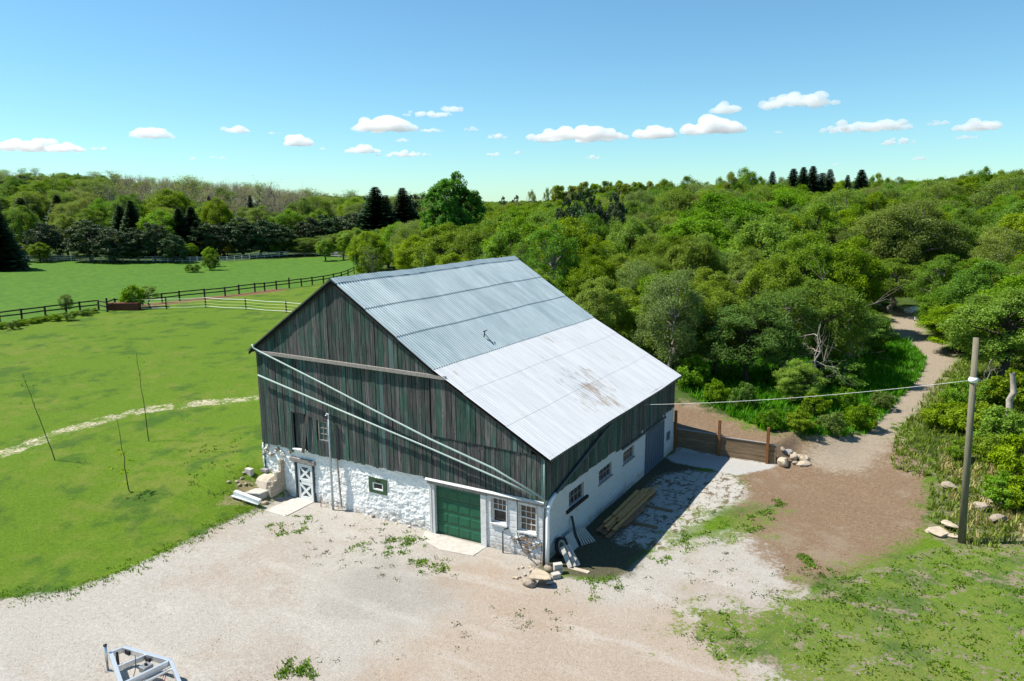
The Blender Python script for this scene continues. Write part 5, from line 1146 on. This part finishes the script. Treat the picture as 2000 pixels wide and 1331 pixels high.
# ------------------------------------------------------------------ fences
def dpt(p): return float((np.array(p) - CAM) @ FW)
rf = empty('rail_fence', at(226, 604), 'long dark brown post and rail fence crossing behind the lawn', 'fence'); r0 = np.array(rf.location)
fp = [at(u, v) for u, v in [(-40,638),(0,631),(43,625),(89,619),(130,614),(157,610),(193,606),(210,610),(226,604),(270,599),(317,592),(351,588),(400,583),(440,579),(467,575),(498,571),(517,569),(540,566),(565,563),(589,560),(610,557),(632,554),(652,550),(667,546),(680,541),(692,535)]]
for i, p in enumerate(fp):
    hgt = 1.35 + random.uniform(-.05, .1) + (.35 if i in (7, 18) else 0); q = p - r0
    MB().bar(q - np.array((0, 0, .1)), q + np.array((random.uniform(-.04, .04), 0, hgt)), .17, .17, (1, 0, 0)).build('post', M['fence_dark'], rf)
    if i:
        a = fp[i - 1] - r0
        for zz in (1.22, .72): MB().bar(a + np.array((0, -.09, zz + random.uniform(-.04, .04))), q + np.array((0, -.09, zz + random.uniform(-.04, .04))), .05, .16).build('rail', M['fence_dark'], rf)
pf = empty('rope_fence', at(402, 601), 'paddock fence of dark posts strung with pale yellow tapes', 'fence'); r0 = np.array(pf.location)
fp = [at(u, v) for u, v in [(258,605),(325,604),(402,601),(480.5,605),(559.5,611),(640,618)]]
for i, p in enumerate(fp):
    q = p - r0; MB().tube([q - np.array((0, 0, .1)), q + np.array((0, 0, 1.45))], .09, 7).build('post', M['fence_dark'], pf)
    if i:
        a = fp[i - 1] - r0
        for zz in (1.3, .95, .55, .2):
            mb = MB(); mb.tube([a + np.array((0, -.1, zz)), (a + q) / 2 + np.array((0, -.1, zz - .07)), q + np.array((0, -.1, zz))], .022, 4); mb.build('tape', M['rope'] if zz in (.95, .55) else M['cable'], pf)
wf = empty('white_fence', at(430, 511), 'pale three rail fence along the far side of the pasture', 'fence'); r0 = np.array(wf.location)
us = np.arange(-20, 705, 14.5)
def wv_(u): return float(np.interp(u, [-20, 240, 434, 498, 550, 600, 655, 705], [508, 512, 513, 505.5, 501.5, 498, 502.5, 504]))
fp = [at(u, wv_(u)) for u in us]
for i, p in enumerate(fp):
    q = p - r0; MB().box(q - np.array((.07, .07, .1)), q + np.array((.07, .07, 1.3))).build('post', M['fence_white'], wf)
    if i:
        a = fp[i - 1] - r0
        for zz in (1.18, .76, .36): MB().bar(a + np.array((0, -.09, zz)), q + np.array((0, -.09, zz)), .04, .13).build('rail', M['fence_white'], wf)
p = at(243, 606); o = MB().box((-2.0, -.4, 0), (2.0, .4, .95)).build('feed_box', M['rust'], bevel=.04); o.location = p; o.rotation_euler = (0, 0, .5); tag(o, 'rusty red box trough standing at the rail fence', 'trough')
# pale drive glimpsed behind the far fence, and a house gable
dv = [at(u, v)[:2] for u, v in [(350,500),(440,492),(520,487),(560,484)]]; V = []
for p in dv: V += [(p[0], p[1] - 2.5, h1(p[0], p[1] - 2.5) + .12), (p[0], p[1] + 2.5, h1(p[0], p[1] + 2.5) + .12)]
tag(mesh_np('far_drive', V, np.array([(2 * i, 2 * i + 2, 2 * i + 3, 2 * i + 1) for i in range(len(dv) - 1)]), M['concrete']), kind='structure')
x, y = xy(556, 215); hs = empty('house', (x, y, h1(x, y)), 'white house barely visible between the trees beyond the pasture', 'house')
MB().box((-3, -3, 0), (3, 3, 4.2)).build('wall', M['white_paint'], hs); MB().prism([(-3.4, 4.2), (3.4, 4.2), (0, 6.6)], 1, -3.3, 3.3).build('roof', M['rock_grey'], hs); MB().box((-.6, -3.05, 1.2), (.6, -3.0, 2.6)).build('window', M['glass_dark'], hs)

# ------------------------------------------------------------------ grass that stands up
def tufts(name, pts, hts, blades, mat, label, width=.045, lean=.5, seed=0):
    rg = np.random.default_rng(seed); n = len(pts); B = np.repeat(pts, blades, 0) + np.concatenate([rg.normal(size=(n * blades, 2)) * .09, np.zeros((n * blades, 1))], 1)
    h = np.repeat(hts, blades) * rg.uniform(.55, 1.15, n * blades); a = rg.uniform(0, 6.28, n * blades); ln = h * rg.uniform(.1, lean, n * blades)
    dv = np.stack([np.cos(a), np.sin(a), np.zeros_like(a)], 1); sv = np.stack([-np.sin(a), np.cos(a), np.zeros_like(a)], 1) * width * rg.uniform(.6, 1.4, (n * blades, 1))
    m = B + dv * (ln * .35)[:, None]; m[:, 2] += h * .6; t = B + dv * ln[:, None]; t[:, 2] += h
    V = np.stack([B - sv, B + sv, m + sv * .8, t, m - sv * .8], 1).reshape(-1, 3); i = np.arange(n * blades)[:, None] * 5
    lv = np.clip(np.repeat(rg.normal(.5, .2, n), blades) + rg.normal(0, .12, n * blades), 0, 1)
    return tag(mesh_np(name, V, [i + np.array([[0, 1, 2, 4]]), i + np.array([[4, 2, 3]])], mat, None, False, {'lv': np.repeat(lv, 5)}), label, 'grass', None, 'stuff')
def scatter(poly, n, seed, keep=None):
    rg = np.random.default_rng(seed); poly = np.array(poly, float); lo, hi = poly.min(0), poly.max(0); P = rg.uniform(lo, hi, (n, 2)); ins = np.zeros(n, bool)
    for i in range(len(poly)):
        a, b = poly[i], poly[(i + 1) % len(poly)]; ins ^= ((a[1] <= P[:, 1]) != (b[1] <= P[:, 1])) & (P[:, 0] < a[0] + (P[:, 1] - a[1]) / (b[1] - a[1] + 1e-12) * (b[0] - a[0]))
    P = P[ins]
    if keep is not None: P = P[keep(P)]
    return np.concatenate([P, H(P[:, 0], P[:, 1])[:, None]], 1)
def blot(P, s, thr, ph=0.0):
    x, y = P[:, 0] * s + ph, P[:, 1] * s - ph
    return (np.sin(x * 1.3 + np.sin(y * .9) * 1.7) + np.sin(y * 1.1 + np.sin(x * 1.7 + 2) * 1.3) + .7 * np.sin(x * 3.1 + y * 2.3) + .5 * np.sin(x * 5.3 - y * 4.7)) > thr
BANKP = gp([(1330,765),(1370,785),(1430,815),(1490,840),(1560,848),(1640,856),(1700,845),(1745,795),(1800,735),(1808,700),(1770,668),(1720,650),(1600,680),(1480,700),(1350,715)])
P = scatter(BANKP, 15000, 1); hb = .55 + .5 * np.clip(.5 + .5 * np.sin(P[:, 0] * 1.1 + np.sin(P[:, 1] * .8) * 2) * np.sin(P[:, 1] * .9 + np.sin(P[:, 0] * 1.3)), 0, 1); tufts('tall_grass', P, np.random.default_rng(2).uniform(.15, .75, len(P)) * hb, 7, M['grass_tall'], 'lush tall grass on the bank inside the track bend', .03, .9, 3)
P = scatter(gp([(1735,912),(1752,855),(1800,785),(1845,730),(1885,700),(2060,680),(2150,900),(2100,1065),(1880,1070),(1812,1010),(1818,940)]), 6500, 4); tufts('weed_growth', P, np.random.default_rng(5).uniform(.08, .42, len(P)), 7, M['grass_weed'], 'rough weeds covering the bank right of the pole', .026, .9, 6)
P = scatter(gp([(1830,880),(1900,850),(2100,850),(2100,1060),(1880,1065)]), 700, 7); tufts('dry_grass', P, np.random.default_rng(8).uniform(.15, .5, len(P)), 6, M['straw'], 'dry straw grass among the weeds right of the pole', .03, .9, 9)
P = scatter(gp([(1620,1331),(1520,1260),(1600,1190),(1680,1130),(1760,1095),(1840,1068),(2100,1060),(2200,1400),(1900,1500)]), 1700, 10); tufts('lawn_grass', P, np.random.default_rng(11).uniform(.03, .11, len(P)), 5, M['grass_weed'], 'short weedy grass on the lawn at the lower right', .03, .9, 12)
WEED = [gp(q) for q in ([(520,1030),(560,1005),(610,1010),(610,1045),(540,1055)], [(780,1040),(830,1030),(830,1070),(780,1085)], [(800,1095),(870,1095),(870,1130),(800,1120)], [(1090,1140),(1190,1120),(1240,1140),(1180,1175),(1080,1165)], [(1310,1055),(1390,990),(1440,1000),(1460,1050),(1330,1075)], [(1440,1020),(1500,990),(1515,1010),(1470,1050)], [(1240,1100),(1300,1070),(1340,1040),(1350,1075),(1270,1120)], [(700,1060),(780,1050),(760,1090),(640,1075)], [(1510,978),(1545,972),(1550,990),(1515,990)], [(1360,1190),(1430,1200),(1480,1290),(1400,1290)], [(1550,1090),(1580,1080),(1590,1110),(1555,1115)], [(1740,830),(1770,825),(1775,840),(1745,845)], [(540,1290),(600,1290),(620,1331),(540,1331)], [(1600,1110),(1680,1110),(1690,1180),(1620,1180)])]
DOTS = [gp(q) for q in ([(560,1020),(720,1000),(880,1050),(900,1140),(760,1140),(600,1100)], [(950,1180),(1110,1190),(1120,1230),(960,1230)], [(1250,1120),(1400,1060),(1500,1150),(1480,1300),(1300,1250)], [(620,1180),(900,1180),(950,1320),(600,1320)], [(1480,1100),(1640,1110),(1700,1200),(1560,1260)])]
DP = np.concatenate([scatter(w, n_, 90 + i) for i, (w, n_) in enumerate(zip(DOTS, (80, 22, 60, 26, 80)))]); DP = np.concatenate([DP + np.random.default_rng(9 + i).normal(size=DP.shape) * np.array([.10, .10, 0]) for i in range(3)])
tufts('weed_rosettes', DP, np.random.default_rng(33).uniform(.015, .05, len(DP)), 6, M['weed_dark'], 'tiny weed rosettes dotted over the gravel', .026, 1.4, 34)
P = np.concatenate([scatter(w, 260, 20 + i, lambda P: blot(P, 3.1, .55, i)) for i, w in enumerate(WEED)]); tufts('weed_patches', P, np.random.default_rng(30).uniform(.03, .11, len(P)), 8, M['grass_weed'], 'small weed patches growing through the gravel', .03, 1.0, 31)
EDGE = gp([(-40,1172),(60,1165),(150,1150),(250,1113),(380,1051),(450,1016),(520,991)]); rg = np.random.default_rng(40); Q = []
for a, b in zip(EDGE[:-1], EDGE[1:]):
    m_ = int(np.linalg.norm(b - a) * 26); t = rg.uniform(0, 1, (m_, 1)); q = a + (b - a) * t + rg.normal(size=(m_, 2)) * .35; Q.append(q)
Q = np.concatenate(Q); P = np.concatenate([Q, H(Q[:, 0], Q[:, 1])[:, None]], 1); tufts('lawn_edge_grass', P, rg.uniform(.03, .11, len(P)), 6, M['grass_weed'], 'ragged grass fringe where the lawn meets the gravel', .022, 1.0, 41)
P = scatter([(-19, -3.2), (-15.4, -2.2), (-15.6, -1), (-19, 0), (-22, 3), (-24, 0)], 170, 50); tufts('bank_grass', P, np.random.default_rng(51).uniform(.04, .14, len(P)), 6, M['grass_weed'], 'rough grass at the left barn corner', .03, .8, 52)
# gravel stones scattered on the yard (tiny, uncountable)
rg = np.random.default_rng(60); P = scatter(POLY['gravel'], 9000, 61); sz = rg.uniform(.012, .032, len(P)); tt = np.array([[1, 0, -.3], [-.5, .87, -.3], [-.5, -.87, -.3], [0, 0, .8]])
ang = rg.uniform(0, 6.28, len(P)); Rm = np.zeros((len(P), 3, 3)); Rm[:, 0, 0] = Rm[:, 1, 1] = np.cos(ang); Rm[:, 0, 1] = -np.sin(ang); Rm[:, 1, 0] = np.sin(ang); Rm[:, 2, 2] = 1
V = (np.einsum('nij,kj->nki', Rm, tt) * sz[:, None, None] + P[:, None, :] + np.array([0, 0, .01])).reshape(-1, 3); i = np.arange(len(P))[:, None] * 4
tag(mesh_np('loose_gravel', V, [np.concatenate([i + np.array([[0, 1, 3]]), i + np.array([[1, 2, 3]]), i + np.array([[2, 0, 3]])])], M['rock']), 'loose pebbles strewn over the gravel yard', 'gravel', None, 'stuff')

# ------------------------------------------------------------------ clouds
def mat_cloud():
    m = bpy.data.materials.new('cloud_vapour'); m.use_nodes = True; t = m.node_tree; t.nodes.remove(t.nodes['Principled BSDF'])
    v = t.nodes.new('ShaderNodeVolumePrincipled'); v.inputs['Color'].default_value = (1, 1, 1, 1); v.inputs['Density'].default_value = .0075; v.inputs['Anisotropy'].default_value = .2
    t.links.new(v.outputs[0], t.nodes['Material Output'].inputs['Volume']); return m
M['cloud'] = mat_cloud()
CL = [(70,286,150,24),(295,262,74,22),(196,290,40,8),(458,253,52,17),(578,277,64,23),(536,260,28,6),(427,308,36,7),(750,245,124,34),(836,222,100,15),(880,213,48,16),(842,255,50,10),(708,292,70,18),(788,301,110,14),(785,274,26,10),(922,253,34,9),(972,267,44,12),(963,302,28,9),
      (1125,264,205,32),(1277,259,84,31),(1392,249,116,36),(1416,212,54,26),(1560,199,142,28),(1690,248,155,24),(1830,241,40,10),(1908,245,72,24),(1755,277,60,12),(1888,268,42,8),(1157,308,32,9),(1795,310,24,8),(1012,299,14,8),(1520,259,22,6),(1635,321,22,6),(630,291,14,6),(376,310,14,6)]
CLB = ['long flat white cloud at the far left edge of the sky','thin wisp trailing right of the far left cloud','tiny wisp below the far left cloud','small faint puff left of centre above the bare hillside','rounded white puff alone left of centre','tiny scrap of cloud left of the rounded puff','low small wisp over the bare hillside','biggest rounded white cloud above the round maple','thin slanting cloud above the biggest rounded one','higher ragged tip of the slanting cloud','small wisp at the right tail of the biggest rounded cloud','left lobe of the low flat cloud under the biggest one','long low flat cloud under the biggest rounded one','small puff sitting on the low flat cloud','small faint wisp right of the big rounded cloud','wisp at the left end of the long white cloud bank','tiny low puff below the long cloud bank','longest white cloud bank over the middle of the wood','domed white cloud right of the long bank','peaked white cloud with a tapering right tail','small white puff above the peaked cloud','highest flat-bottomed white cloud in the right sky','long white cloud with a bump at its right end','small faint cloud between the long right cloud and the far right puff','ragged puff near the right edge of the sky','low thin cloud under the long right cloud','faint streak below the ragged right puff','small low puff under the right end of the long bank','tiny low puff far right above the wood','tiny puff under the left end of the long bank','tiny scrap right of the peaked cloud','tiny low puff above the skyline spruces','tiny scrap right of the rounded puff','tiny wisp low over the left hillside']
for ci, (u, v, wpx, hpx) in enumerate(CL):
    rg = np.random.default_rng(900 + ci); el = (403 - v) / FPX; dist = min(17000, 1350 / max(.05, el)); d = ray(u, v); d = d / np.linalg.norm(d); c = CAM + d * dist / math.sqrt(max(.2, 1 - d[2] ** 2)); s = dist / FPX
    hw, hh = wpx * .50 * s, hpx * .56 * s; side = np.array([d[1], -d[0], 0]); side = side / np.linalg.norm(side); fwd = np.array([d[0], d[1], 0]); fwd = fwd / np.linalg.norm(fwd)
    mbv = bpy.data.metaballs.new('cl'); mo = None
    bm = bmesh.new(); nb = int(12 + wpx * .22)
    for i in range(nb):
        t = rg.uniform(-1, 1); env = (1 - abs(t) ** 2.2) ** .7; r = hh * rg.uniform(.35, .8) * (.35 + .65 * env)
        pos = side * hw * t * .93 + fwd * hw * rg.uniform(-.5, .5) * env + np.array([0, 0, -hh * .35 + rg.uniform(0, 1) ** 1.6 * hh * .9 * env])
        n0 = len(bm.verts); ret = bmesh.ops.create_icosphere(bm, subdivisions=2, radius=1.0)
        for w_ in ret['verts']:
            q = np.array(w_.co[:]); q = q * (1 + rg.normal() * .10); q = q * np.array([1.35, 1.35, .85]) * r + pos
            if q[2] < -hh * .55: q[2] = -hh * .55 + (q[2] + hh * .55) * .25
            w_.co = q
    bpy.data.metaballs.remove(mbv)
    me = bpy.data.meshes.new('cloud'); bm.to_mesh(me); bm.free(); me.materials.append(M['cloud']); o = bpy.data.objects.new('cloud', me); COL.objects.link(o); o.location = c
    rmod = o.modifiers.new('r', 'REMESH'); rmod.mode = 'VOXEL'; rmod.voxel_size = max(hh / 7, 12); 
    tag(o, CLB[ci], 'cloud', 'small white clouds')
